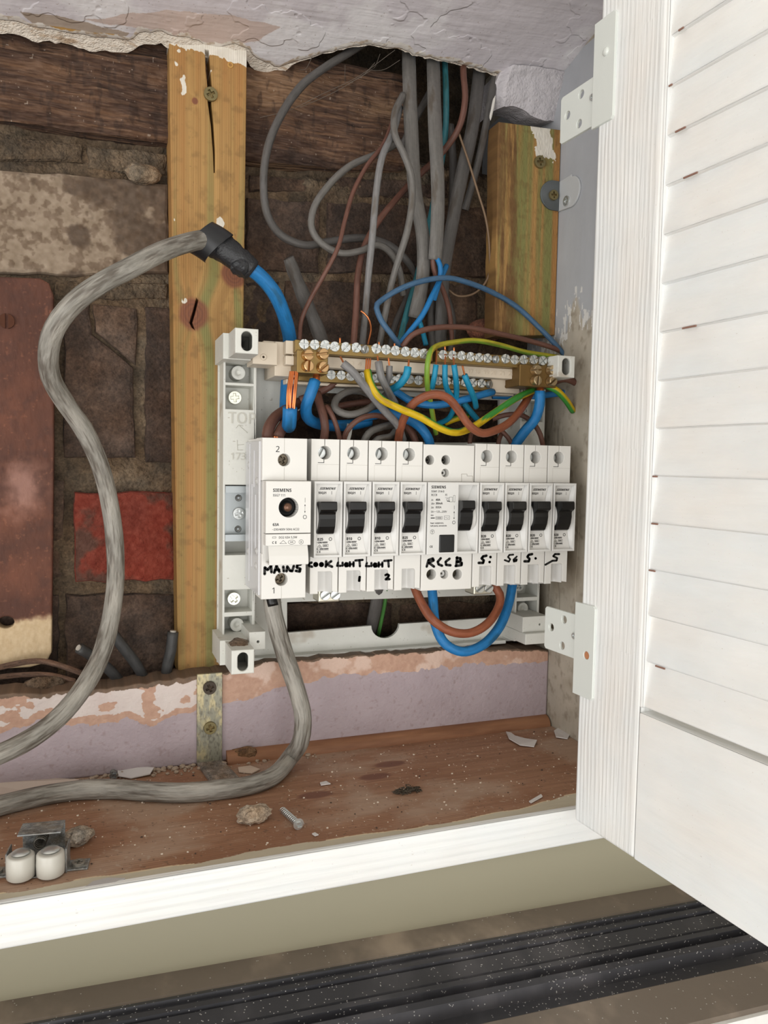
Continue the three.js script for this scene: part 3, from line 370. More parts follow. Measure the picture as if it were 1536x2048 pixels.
{
  const z = 0.040, c = [[998, 243], [1135, 262], [1130, 672], [989, 672]].map(([a, b]) => W(a, b, z)), xs = c.map((p) => p.x), ys = c.map((p) => p.y), dims = [Math.min(...xs), Math.max(...xs), Math.min(...ys), Math.max(...ys)], left = (y) => lerp(c[3].x, c[0].x, (y - c[3].y) / (c[0].y - c[3].y));
  const pts = []; for (let i = 0; i <= 24; i++) { const t = i / 24; pts.push([lerp(c[0].x, c[3].x, t) + 0.0016 * (fbm(t * 14, 3, 3) - 0.5), lerp(c[0].y, c[3].y, t)]); } pts.push([0.1945, c[2].y], [0.1945, c[1].y]);
  const w0 = W(1085, 280, z);
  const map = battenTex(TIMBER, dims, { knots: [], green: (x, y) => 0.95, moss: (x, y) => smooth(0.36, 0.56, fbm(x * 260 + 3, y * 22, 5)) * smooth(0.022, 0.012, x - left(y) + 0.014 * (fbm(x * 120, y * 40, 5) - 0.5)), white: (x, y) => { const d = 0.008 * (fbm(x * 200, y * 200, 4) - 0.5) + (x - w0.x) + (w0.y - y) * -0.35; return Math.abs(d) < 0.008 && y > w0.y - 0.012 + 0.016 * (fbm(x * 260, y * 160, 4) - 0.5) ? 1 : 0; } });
  const b = thing('timber_batten', 'dark stained batten on the right with white paint on its top, beside the grey cheek', 'batten');
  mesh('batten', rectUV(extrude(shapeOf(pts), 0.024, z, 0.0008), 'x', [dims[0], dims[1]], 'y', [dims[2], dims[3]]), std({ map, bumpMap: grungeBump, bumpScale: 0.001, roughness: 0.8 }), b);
  fixedScrew(b, 1078, 325, z, 24, mYellowScrew, 'cross', 0.2);
}
{ // round-ended two-hole angle plate between the right batten and the cheek
  const t = thing('angle_plate', 'round-ended grey metal angle plate with two screws on the right batten', 'bracket');
  const a = W(1106, 391, 0.041), r = metres(29, a), s = new THREE.Shape(); s.absarc(a.x, a.y, r, Math.PI / 2, Math.PI * 1.5, false); s.lineTo(0.1948, a.y - r); s.lineTo(0.1948, a.y + r); s.closePath();
  const mp = std({ color: '#a9b3b8', map: grunge, metalness: 0.5, roughness: 0.45 });
  mesh('wall_leaf', extrude(s, 0.0402, 0.0418, 0.0003), mp, t);
  const b = new THREE.Shape(); b.moveTo(-0.0402, a.y + r); b.lineTo(-0.056, a.y + r); b.absarc(-0.056, a.y - 0.0015, r, Math.PI / 2, Math.PI * 1.5, false); b.lineTo(-0.0402, a.y - r); b.closePath();
  mesh('cheek_leaf', extrude(b, 0, 0.0014, 0.0003).rotateY(Math.PI / 2).translate(0.1934, 0, 0), std({ color: '#c3c5c6', roughness: 0.5 }), t);
  fixedScrew(t, 1106, 391, 0.0418, 20, mYellowScrew, 'cross', 0.1);
  const p = WX(1134, 402, 0.1934), sc = mesh('screw', screwHead(0.0034, 0.0012, 'cross'), mSteel, t); sc.position.copy(p); sc.rotation.y = -Math.PI / 2;
}
{ // rust-brown meter board at the left edge
  const z = 0.014, P = (a, b) => { const p = W(a, b, z); return [p.x, p.y]; }, s = shapeOf([P(-200, 1350), P(60, 1335), P(92, 1326), P(103, 1305), P(108, 900), P(107, 590), P(98, 566), P(80, 556), P(-200, 546)]);
  const h = W(12, 1245, z), hp = new THREE.Path(); hp.absellipse(h.x, h.y, metres(15, h), metres(12, h), 0, Math.PI * 2, true); s.holes.push(hp);
  const x0 = W(-330, 900, z).x, x1 = W(110, 900, z).x, y0 = W(0, 1345, z).y, y1 = W(0, 548, z).y, pale = W(40, 1235, z).y, bl = W(45, 975, z);
  const map = colorTex(512, 1024, (u, v) => { const x = lerp(x0, x1, u), y = lerp(y0, y1, v), a = fbm(x * 60, y * 50, 5), b = fbm(x * 500, y * 500, 3), m = fbm(x * 140, y * 140, 4); let c = mix3([80, 46, 33], [110, 65, 46], clamp((a - 0.3) * 1.8)); c = mix3(c, [70, 42, 33], smooth(0.5, 0.8, m) * 0.5); c = mix3(c, [142, 90, 66], smooth(0.66, 0.9, b) * 0.5);
    const d = Math.hypot((x - bl.x) / 0.014, (y - bl.y) / 0.02); c = mix3(c, [170, 130, 118], smooth(1.3, 0.2, d + 0.9 * (m - 0.5)) * 0.7); const e = pale - y + 0.010 * (m - 0.5) - 0.10 * Math.abs(x - bl.x) + 0.002; c = mix3(c, mix3([206, 184, 150], [186, 160, 124], b), smooth(-0.001, 0.004, e)); return c; }); map.wrapS = map.wrapT = THREE.ClampToEdgeWrapping;
  const b = thing('meter_board', 'rust-brown old meter board with slotted screw and pale worn lower end', 'board');
  mesh('board', rectUV(extrude(s, 0.004, z, 0.001), 'x', [x0, x1], 'y', [y0, y1]), std({ map, bumpMap: grungeBump, bumpScale: 0.001, roughness: 0.75 }), b);
  fixedScrew(b, 14, 643, z - 0.0008, 30, BR('#8a5238', { metalness: 0.2, bumpScale: 0.0002 }), 'slot', Math.PI / 2);
}

// ---------------------------------------------------------------- louvred cupboard door, standing open on the right
{
  const A = 4.5 * Math.PI / 180, H = W(1147, 1640, 0.185), door = thing('louvred_door', 'white-painted louvred cupboard door standing open on the right', 'door');
  // local axes: x along the door from its hinge edge towards the viewer, y up, z out of the visible face
  door.position.copy(H); door.rotation.y = -(Math.PI / 2 - A) ; door.userData.placed = true;
  const T = 0.021, S = 0.0455, WD = 0.40, RAIL = 0.0755, HT = 0.62;
  const uvSwap = (g) => { const a = g.attributes.uv; for (let i = 0; i < a.count; i++) a.setXY(i, a.getY(i), a.getX(i)); return g; };
  mesh('stile', boxUV(rbox(0, S, 0, HT, -T, 0, 0.0022), 0.1), mWhite, door);
  mesh('stile', boxUV(rbox(WD - S, WD, 0, HT, -T, 0, 0.0022), 0.1, 0.3), mWhite, door);
  mesh('bottom_rail', uvSwap(boxUV(merge([rbox(S - 0.0005, WD - S + 0.0005, 0, RAIL - 0.0022, -T, -0.0003, 0.001)]), 0.12)), mWhiteFlat, door);
  mesh('top_rail', uvSwap(boxUV(rbox(S, WD - S, HT - 0.06, HT, -T, -0.0003, 0.001), 0.12)), mWhiteFlat, door);
  // slats, 22.3 mm apart: lower edge proud, upper edge tucked behind the next
  const pitch = 0.0223, slatGeo = [0, 1, 2].map((k) => { const g = rbox(S + 0.0001, WD - S - 0.0001, -0.0122, 0.0122, -0.0022, 0.0022, 0.0016); return uvSwap(boxUV(g, 0.11, k * 0.37, k * 0.21)); });
  for (let i = 0; i < 22; i++) { const m = mesh('slat', slatGeo[i % 3], i % 2 ? mWhiteFlat : mSlat(), door); m.position.set(0, RAIL + 0.0122 + i * pitch, -0.0052); m.rotation.x = -0.12; }
  const bead = (x) => rbox(x - 0.0022, x + 0.0012, RAIL, HT - 0.06, -0.0085, -0.0006, 0.001); mesh('bead', boxUV(bead(S), 0.1), mWhiteFlat, door);
  // flush hinges: the larger leaf on the stile, the smaller one swung out beyond the edge
  const mh = std({ color: '#dfe3de', roughness: 0.35, metalness: 0.1 }), raw = std({ color: '#b77a54', roughness: 0.6 });
  for (const [y0, y1, s0, s1, has] of [[-0.0880 + 0.1575, -0.0385 + 0.1575, -0.0698 + 0.1575, -0.0458 + 0.1575, 0], [0.2068 + 0.1575, 0.2590 + 0.1575, 0.2092 + 0.1575, 0.2340 + 0.1575, 1]]) {
    const g = new THREE.Group(); g.name = 'hinge'; door.add(g);
    const a = shapeOf([[-0.003, y0], [0.0115, y0], [0.0128, y0 + 0.0013], [0.0128, y1 - 0.0013], [0.0115, y1], [-0.003, y1]]); const yh = [lerp(y0, y1, has ? 0.72 : 0.5)];
    if (!has) a.holes.push(holeCircle(0.0072, yh[0] - 0.002, 0.0021));
    mesh('stile_leaf', extrude(a, -0.0004, 0.0013, 0.0003), mh, g);
    if (!has) mesh('bare_wood', new THREE.CylinderGeometry(0.0020, 0.0020, 0.0006, 16).rotateX(Math.PI / 2).translate(0.0072, yh[0] - 0.002, 0.0005), raw, g);
    else { const d = mesh('painted_screw', new THREE.SphereGeometry(0.0022, 12, 8).scale(1, 1, 0.5), mh, g); d.position.set(0.0062, yh[0] - 0.003, 0.0013); }
    const b = shapeOf([[-0.0305, s0 + 0.0012], [-0.0292, s0], [-0.002, s0], [-0.002, s1], [-0.0292, s1], [-0.0305, s1 - 0.0012]]), sm = (s0 + s1) / 2;
    for (const [x, y] of [[-0.0245, sm + 0.001], [-0.0135, sm + 0.0075], [-0.0145, sm - 0.0072]]) b.holes.push(holeCircle(x, y, 0.0022));
    mesh('swung_leaf', extrude(b, -0.0016, 0.0001, 0.0003), mh, g);
    const k = mesh('knuckle', new THREE.CylinderGeometry(0.0015, 0.0015, s1 - s0 - 0.001, 10), mh, g); k.position.set(-0.0015, sm, -0.0004);
    const sc = mesh('screw', screwHead(0.0017, 0.0008, 'cross'), mSteel, g); sc.position.set(-0.004, has ? sm + 0.002 : sm + 0.0005, 0.0002);
  }
  // smears where the paint has chipped off the slat edges
  const chip = std({ color: '#8d6a5c', roughness: 0.8 });
  for (const [i, s, l] of [[14, 0.0515, 0.003], [13, 0.047, 0.002], [12, 0.052, 0.006], [11, 0.058, 0.008], [8, 0.061, 0.008], [4, 0.047, 0.004], [3, 0.0465, 0.004], [1, 0.053, 0.006], [5, 0.0465, 0.003]]) { const m = mesh('paint_chip', rbox(s, s + l, -0.0004, 0.0004, -0.0003, 0.0004, 0.0002), chip, door); const y = RAIL + 0.0122 + i * pitch - 0.0121; m.position.set(0, y, -0.0016); }
}
function mSlat() { return mSlat.m ??= (() => { const t = paintTone.clone(); t.offset.set(0.4, 0.3); return std({ map: t, roughness: 0.4, bumpMap: brushBump, bumpScale: 0.0007 }); })(); }

// ---------------------------------------------------------------- consumer unit base tray
const font = await new FontLoader().loadAsync('fonts/droid/droid_sans_regular.typeface.json');
function text3(str, size, depth = 0.0006) { const g = new TextGeometry(str, { font, size, depth, curveSegments: 4, bevelEnabled: false }); g.computeBoundingBox(); return g; }
const TX0 = -0.0458, TX1 = 0.1845, TY0 = -0.0975, TY1 = 0.1075;
{
  const t = thing('consumer_unit_tray', 'off-white plastic consumer unit base tray with corner posts on the bricks', 'fuse board');
  const plate = rectShape(TX0, TX1, TY0, TY1);
  { const P = (a, b) => { const p = W(a, b, 0.03); return new THREE.Vector2(p.x, p.y); }; const hb = [P(575, 1205), P(1000, 1190), P(1000, 1235), P(806, 1248)]; const c = P(772, 1250), n = 12; for (let i = 0; i <= n; i++) { const a = -Math.PI * (i / n); hb.push(new THREE.Vector2(c.x + 0.0105 * Math.cos(a), c.y + 0.0095 * Math.sin(a))); } hb.push(P(575, 1266)); plate.holes.push(new THREE.Path(hb)); plate.holes.push(new THREE.Path([P(612, 800), P(640, 785), P(1000, 800), P(1000, 885), P(560, 885)])); }
  mesh('back_plate', boxUV(extrude(plate, 0.0262, 0.0292, 0.0003), 0.1), mTray, t);
  const PY = [W(466, 745, 0.040).y, W(467, 795, 0.036).y, W(462, 1198, 0.036).y, W(464, 1250, 0.040).y];
  for (const [side, x0, x1] of [['left', TX0, -0.0245], ['right', 0.1635, TX1]]) {
    const col = rectShape(x0 + 0.0008, x1, TY0 + 0.004, TY1 - 0.004), pk = [[PY[0] - 0.0068, PY[0] + 0.0075], [PY[1] - 0.008, PY[1] + 0.0066], [PY[2] - 0.0066, PY[2] + 0.0075], [PY[3] - 0.007, PY[3] + 0.0066]];
    for (const [a, b] of pk) col.holes.push(holeRect(x0 + 0.0022, x1 - 0.0018, a, b)); col.holes.push(holeRect(x0 + 0.0022, x1 + 0.0001 - 0.0002, -0.0255, 0.0185));
    mesh('column', boxUV(extrude(col, 0.029, 0.046, 0.0004), 0.1), mTray, t);
    for (const y of [PY[0], PY[3]]) { const b = mesh('boss', new THREE.LatheGeometry([[0, 0.010], [0.0017, 0.010], [0.002, 0.0115], [0.0042, 0.0115], [0.0044, 0.0108], [0.0044, 0]].map((p) => new THREE.Vector2(...p)), 24).rotateX(Math.PI / 2), mTray, t); b.position.set((x0 + x1) / 2 + 0.0003, y, 0.029); }
    for (const [y, dx] of [[PY[1], -0.001], [PY[2], -0.001]]) {
      const sc = mesh('fixing_screw', screwHead(0.0042, 0.0024, 'cross'), side === 'left' ? std({ color: '#dcdccf', metalness: 0.7, roughness: 0.3 }) : mSteel, t); sc.position.set((x0 + x1) / 2 + dx, y, 0.0335); sc.rotation.z = y < 0 ? 0.7 : 0.1;
      mesh('screw_slot', extrude((() => { const s = new THREE.Shape(); const cx = (x0 + x1) / 2 + 0.0034, sy = y + (y > 0 ? 0.0038 : -0.0038); s.absarc(cx, sy, 0.0027, 0, 6.2832); return s; })(), 0.0292, 0.0296), std({ color: '#8a6c3c', roughness: 0.7 }), t);
    }
  }
  // corner posts with slotted ends
  const post = (x, y, zf, w = 0.0132, h = 0.0142) => { const s = rectShape(x - w / 2, x + w / 2, y - h / 2, y + h / 2); s.holes.push(holeStadium(x, y, 0.0031, 0.0024)); const ring = (e, a, b) => { const q = rectShape(x - w / 2 - e * 6, x + w / 2 + e, y - h / 2 - e, y + h / 2 + e); q.holes.push(holeRect(x - w / 2 + 0.0009, x + w / 2 - 0.0009, y - h / 2 + 0.0009, y + h / 2 - 0.0009)); return extrude(q, a, b, 0.0003); }; mesh('corner_post', boxUV(merge([extrude(s, zf - 0.0022, zf, 0.0006), ring(0, 0.06, zf - 0.0016), ring(0.0005, 0.029, 0.0625)]), 0.08), mTray, t); };
  const c1 = W(494, 682, 0.087), c2 = W(486, 1324, 0.087), c3 = W(1133, 733, 0.087); post(c1.x, c1.y, 0.087); post(c2.x, c2.y, 0.087); post(c3.x, c3.y, 0.087);
  const pg = W(518, 1283, 0.068); mesh('cover_pillar', boxUV(holed(pg.x - 0.006, pg.x + 0.004, pg.y - 0.005, pg.y + 0.006, 0.029, 0.068, pg.x - 0.0005, pg.y - 0.0002, 0.0008), 0.08), mTray, t);
  const pr = W(1075, 1252, 0.062); mesh('cover_pillar', boxUV(holed(pr.x - 0.012, pr.x + 0.008, pr.y - 0.004, pr.y + 0.007, 0.029, 0.062, pr.x + 0.002, pr.y + 0.001, 0.0008), 0.08), mTray, t);
  mesh('rail_arm', boxUV(rbox(pr.x - 0.012, TX1 + 0.006, pr.y - 0.012, pr.y - 0.004, 0.03, 0.066, 0.0008), 0.08), mTray, t);
  // raised rim along the bottom edge and along the sides
  mesh('rim', boxUV(rbox(-0.0245, 0.1635, TY0, TY0 + 0.0028, 0.029, 0.036, 0.0006), 0.1), mTray, t); mesh('rim', boxUV(rbox(-0.0245, 0.1635, TY1 - 0.003, TY1, 0.029, 0.0308, 0.0006), 0.1), mTray, t);
  // moulded lettering on the left column, its edge shading painted in as darker grey
  const mLetterShade = std({ color: '#c2c0b6', roughness: 0.55 });
  const put = (str, a, b, size) => { const p = W(a, b, 0.0459), m = mesh('moulded_lettering', text3(str, size), mLetterShade, t); m.position.copy(p); return m; };
  put('TOP', 456, 846, 0.0068); put('1732', 460, 919, 0.0042);
  const ln = (pts) => { const v = pts.map(([a, b]) => W(a, b, 0.0461)); const path = new THREE.CurvePath(); return v.slice(1).map((p, i) => new THREE.TubeGeometry(new THREE.LineCurve3(v[i], p), 1, 0.00022, 6)); };
  mesh('moulded_arrow', [...ln([[477, 850], [495, 866]]), ...ln([[472, 856], [477, 850], [486, 852]]), ...ln([[474, 880], [475, 900], [486, 900]]), ...ln([[475, 890], [488, 889]])], mLetterShade, t);
}
{ // din rail seen at its left end
  const t = thing('din_rail', 'galvanised mounting rail with cross-head screw behind the main switch', 'rail');
  mesh('rail', boxUV(merge([box(-0.0425, 0.165, -0.0175, -0.0145, 0.038, 0.0395), box(-0.0425, 0.165, 0.0145, 0.0175, 0.038, 0.0395), box(-0.0425, 0.165, -0.0145, -0.0133, 0.0325, 0.0395), box(-0.0425, 0.165, 0.0133, 0.0145, 0.0325, 0.0395), box(-0.0425, 0.165, -0.0145, 0.0145, 0.031, 0.0325)]), 0.05), std({ color: '#bcc2c4', metalness: 0.45, roughness: 0.4 }), t);
  for (const [a, b, w, kind] of [[477, 1027, 24, 'cross']]) fixedScrew(t, a, b, 0.0325, w, mSteel, kind, 0.2);
  for (const [a, b] of [[477, 996], [476, 1058]]) { const m = mesh('rivet', new THREE.TorusGeometry(0.0015, 0.0007, 8, 16), mZinc, t); m.position.copy(W(a, b, 0.0327)); }
}

// ---------------------------------------------------------------- switchgear
const ZF = 0.087, ZB = 0.095, ZK = 0.074;
function canvasTex(w, h, draw) { const c = document.createElement('canvas'); c.width = w; c.height = h; const g = c.getContext('2d'), fill = g.fillText.bind(g); g.fillText = (s, x, y) => { const lw = g.lineWidth, st = g.strokeStyle; g.lineWidth = 2.6; g.strokeStyle = g.fillStyle; fill(s, x, y); g.strokeText(s, x, y); g.lineWidth = lw; g.strokeStyle = st; }; draw(g, w, h); const t = new THREE.CanvasTexture(c); t.colorSpace = THREE.SRGBColorSpace; return t; }
function faceMat(tex) { return std({ map: tex, roughness: 0.35 }); }
// a front face printed over its own rectangle
function printed(name, x0, x1, y0, y1, z, mat, parent) { const g = new THREE.PlaneGeometry(x1 - x0, y1 - y0).translate((x0 + x1) / 2, (y0 + y1) / 2, z); return mesh(name, g, mat, parent); }
function inkStrokes(lines, wpx, z, scale, ox, oy) {             // felt-pen strokes traced on a face at depth z
  const out = []; for (const l of lines) {
    const pts = l.map(([a, b]) => W(ox + a * scale, oy + b * scale, z)), r = metres(wpx * 0.62, pts[0]);
    pts.forEach((p, i) => { out.push(new THREE.CylinderGeometry(r, r, 0.00016, 10).rotateX(Math.PI / 2).translate(p.x, p.y, z + 0.00008)); if (i) { const q = pts[i - 1], d = p.clone().sub(q), b = new THREE.BoxGeometry(d.length(), 2 * r, 0.00016); b.rotateZ(Math.atan2(d.y, d.x)); out.push(b.translate((p.x + q.x) / 2, (p.y + q.y) / 2, z + 0.00008)); } });
  }
  return merge(out);
}
const ringPts = (x, y, r) => { const o = []; for (let i = 0; i <= 10; i++) o.push([x + r * Math.cos(i * 0.628), y + r * Math.sin(i * 0.628)]); return o; };
const LIGHT = [[[1075, 1455], [1065, 1490], [1105, 1490]], [[1125, 1455], [1125, 1490]], [[1180, 1464], [1160, 1460], [1148, 1478], [1160, 1496], [1182, 1492], [1181, 1479], [1168, 1479]], [[1205, 1450], [1205, 1495]], [[1245, 1450], [1245, 1495]], [[1205, 1475], [1245, 1470]], [[1265, 1432], [1345, 1425]], [[1310, 1430], [1315, 1495]]];
const T4 = [0.1823, 480, 860], T5 = [0.1757, 740, 860], T6 = [0.1758, 920, 860];
const mw = 0.0177;
const upperCover = (() => { const s = new THREE.Shape(), y0 = 0.0226, y1 = 0.0472, yh = 0.0392, r = 0.0040, c = mw / 2 - 0.0004, e = 0.00018; s.moveTo(0.0002, y0); s.lineTo(mw - 0.0002, y0); s.lineTo(mw - 0.0002, y1); s.lineTo(c + e, y1); s.lineTo(c + e, yh + r); for (let i = 1; i < 32; i++) { const a = Math.PI / 2 - i / 32 * Math.PI * 2; s.lineTo(c + r * Math.cos(a), yh + r * Math.sin(a)); } s.lineTo(c - e, yh + r); s.lineTo(c - e, y1); s.lineTo(0.0002, y1); s.closePath(); return extrude(s, ZK, ZF, 0.0003); })();
const coverMark = merge([box(0.0042, 0.0078, 0.0331, 0.0334, ZF - 0.0001, ZF + 0.00012), box(0.00775, 0.00805, 0.0331, 0.0353, ZF - 0.0001, ZF + 0.00012)]);
const seam = merge([box(0.0038, mw - 0.0004, 0.03215, 0.0323, ZF - 0.0001, ZF + 0.00005), box(0.0038, 0.0039, 0.0228, 0.0322, ZF - 0.0001, ZF + 0.00005)]);
const lowerCover = (() => { const s = new THREE.Shape(), y0 = -0.0452, y1 = -0.0226, nx0 = 0.0052, nx1 = 0.0141, nt = -0.0318; s.moveTo(0.0002, y1); s.lineTo(0.0002, y0); s.lineTo(nx0, y0); s.lineTo(nx0, nt); s.lineTo(nx1 - 0.002, nt); s.quadraticCurveTo(nx1, nt, nx1, nt - 0.002); s.lineTo(nx1, y0 + 0.0012); s.lineTo(mw - 0.0002, y0 + 0.0006); s.lineTo(mw - 0.0002, y1); s.closePath(); return extrude(s, ZK, ZF, 0.0003); })();
const scoop = (() => { const s = rectShape(0.0050, 0.0108, -0.0450, -0.0316); s.holes.push(holeCircle(0.0079, -0.0346, 0.0026)); return merge([extrude(s, ZF - 0.0078, ZF - 0.0068, 0.0002), sheet(10, 4, (u, v) => V(lerp(0.0107, 0.0143, u), lerp(-0.0450, -0.0316, v), ZF - 0.0069 + 0.0054 * u * u))]); })();
const bodyCore = merge([rbox(0.0001, mw - 0.0001, -0.0445, 0.0468, 0.046, ZK + 0.0002, 0.0005), box(0.0004, mw - 0.0004, -0.024, 0.024, 0.0396, 0.0465), box(0.0003, mw - 0.0003, -0.0226, 0.0226, ZK, 0.0835)]);
const bezel = (() => { const s = rectShape(0.0002, mw - 0.0002, -0.0225, 0.0225); s.holes.push(holeRect(0.0015, 0.0160, -0.0209, 0.0208)); const frame = extrude(s, 0.083, ZB, 0.0004);
  const cheek = sheet(6, 20, (u, v) => { const y = lerp(-0.0209, 0.0208, v), k = Math.pow(Math.abs(v * 2 - 1), 2.2); return V(lerp(0.0128 + 0.0030 * k, 0.0160, u), y, lerp(0.0922, ZB - 0.0007, u)); }); return merge([frame, cheek]); })();
const hub = new THREE.CylinderGeometry(0.0095, 0.0095, 0.0118, 40).rotateZ(Math.PI / 2).translate(0.0078, 0.0008, 0.0868);
const toggleGeo = (() => { const P = [[0.0855, -0.0082], [0.0940, -0.0086], [0.0952, -0.0080], [0.0974, -0.0040], [0.0984, 0.0006], [0.0982, 0.0032], [0.0988, 0.0042], [0.1008, 0.0054], [0.1014, 0.0062], [0.1010, 0.0102], [0.1003, 0.0108], [0.0945, 0.0106], [0.0855, 0.0090]]; const s = shapeOf(P.map(([z, y]) => [-z, y])); return extrude(s, 0.0024, 0.0124, 0.0004).rotateY(Math.PI / 2); })();
const lowerScrew = screwHead(0.0025, 0.0016, 'slot'), mScrewDull = std({ color: '#6e6353', metalness: 0.6, roughness: 0.45 });
const terminalScrew = screwHead(0.0036, 0.003, 'slot');
const clipGeo = rbox(0.004, 0.0135, -0.0488, -0.0445, 0.047, 0.066, 0.001);
function mcbFace(code) {
  return faceMat(canvasTex(290, 834, (g, w, h) => {
    g.fillStyle = '#dfddd9'; g.fillRect(0, 0, w, h); g.fillStyle = '#1d1b1a'; const k = (mm) => mm * 20;
    g.font = 'italic bold 46px sans-serif'; g.save(); g.translate(k(2.5), 66); g.scale(0.98, 0.78); g.transform(1, 0, -0.18, 1, 0, 0); g.fillText('SIEMENS', 0, 0); g.restore();
    g.font = 'bold 34px sans-serif'; g.fillText('5SQ21', k(1.9), 116); g.fillRect(k(9.9), 84, 5, 40);
    g.font = 'bold 42px sans-serif'; g.fillText(code, k(1.5), 668); g.lineWidth = 7; g.strokeStyle = '#1d1b1a'; g.beginPath(); g.arc(k(9.6), 652, 17, 0, 7); g.stroke();
    g.font = 'bold 27px sans-serif'; g.fillText('~230/400V', k(1.3), 700); g.lineWidth = 3.5; g.beginPath(); g.moveTo(k(1.6), 748); g.lineTo(k(3.0), 714); g.lineTo(k(4.4), 748); g.closePath(); g.stroke(); g.beginPath(); g.arc(k(3), 737, 8, 0, 7); g.stroke(); g.strokeRect(k(5.0), 714, 66, 28); g.font = '22px sans-serif'; g.fillText('6000', k(5.3), 737);
    g.font = 'bold 25px sans-serif'; g.fillText('U ~250/440V', k(1.2), 776); g.fillRect(k(1.2), 781, 150, 2.5); g.font = 'bold 30px sans-serif'; g.fillText('C E', k(1.4), 812);
  }));
}
const faces = { B25: mcbFace('B25'), B10: mcbFace('B10'), B20: mcbFace('B20') };
function breaker(x, code, label, ink) {
  const t = thing('circuit_breaker', label, 'breaker', 'circuit breakers in the row'); t.position.set(x, 0, 0);
  mesh('body', bodyCore, mDevice, t); const uc = mesh('upper_cover', upperCover, mDevice, t); mesh('slot_mark', coverMark, mInk, uc); mesh('seam', seam, std({ color: '#bcb8b0' }), uc);
  mesh('lower_cover', lowerCover, mDevice, t); mesh('terminal_scoop', scoop, mDeviceInner, t); const th = mesh('terminal_screw', lowerScrew, mScrewDull, t); th.position.set(0.0079, -0.0346, ZK + 0.0003);
  mesh('bezel', bezel, mDeviceInner, t); printed('face_plate', 0.0015, 0.0160, -0.0209, 0.0208, 0.0920, faces[code], t); mesh('toggle_hub', hub, mDeviceInner, t); mesh('toggle', toggleGeo, mBlack, t);
  const sc = mesh('terminal_screw', terminalScrew, mSteel, t); sc.position.set(mw / 2 - 0.0008, 0.0392, ZK + 0.0012); sc.rotation.z = 1.1 + x * 5; mesh('rail_clip', clipGeo, mDeviceInner, t);
  if (ink) { const m = mesh('handwriting', ink, mInk, t); m.position.x = -x; }
}
breaker(0, 'B25', 'breaker marked COOK in black pen, right beside the main switch', inkStrokes([[[785, 1455], [755, 1465], [755, 1490], [790, 1500]], ringPts(830, 1476, 15), ringPts(893, 1476, 15), [[945, 1440], [940, 1500]], [[1000, 1440], [950, 1475], [1010, 1500]]], 4.2, ZF, ...T4));
breaker(0.018, 'B10', 'breaker marked LIGHT and a short stroke, right beside the COOK breaker', inkStrokes([...LIGHT, [[1310, 1612], [1305, 1655]], [[1314, 1612], [1309, 1655]]], 3.8, ZF, ...T4));
breaker(0.036, 'B10', 'breaker marked LIGHT with a figure two below it', merge([inkStrokes(LIGHT.map((l) => l.map(([a, b]) => [a + 316, b + 4])), 3.8, ZF, ...T4), inkStrokes([[[175, 1652], [195, 1642], [215, 1655], [205, 1675], [178, 1700], [222, 1698]]], 4, ZF, ...T5)]));
breaker(0.054, 'B25', 'unmarked breaker just left of the residual current device', null);
const S1 = (dx, dy) => [[300 + dx, 1430 + dy], [262 + dx, 1438 + dy], [245 + dx, 1460 + dy], [270 + dx, 1485 + dy], [262 + dx, 1512 + dy], [212 + dx, 1512 + dy]];
breaker(0.108, 'B20', 'breaker marked S and two dots, right beside the residual current device', inkStrokes([S1(0, 0), [[345, 1445], [347, 1446]], [[335, 1502], [337, 1502]]], 4.4, ZF, ...T6));
breaker(0.126, 'B20', 'breaker marked S6 in thin pen strokes', inkStrokes([[[605, 1418], [560, 1422], [545, 1445], [570, 1470], [555, 1498], [508, 1480]], [[645, 1440], [608, 1475], [612, 1497], [640, 1490], [645, 1472], [612, 1484]]], 3, ZF, ...T6));
breaker(0.144, 'B20', 'breaker marked S and a single dot, second from the door', inkStrokes([S1(520, -18), [[858, 1460], [860, 1461]]], 4.2, ZF, ...T6));
breaker(0.162, 'B20', 'breaker marked with a long-tailed S, last in the row by the door', inkStrokes([[[1128, 1412], [1080, 1412], [1060, 1435], [1105, 1458], [1098, 1485], [1050, 1488], [972, 1532]]], 3.4, ZF, ...T6));

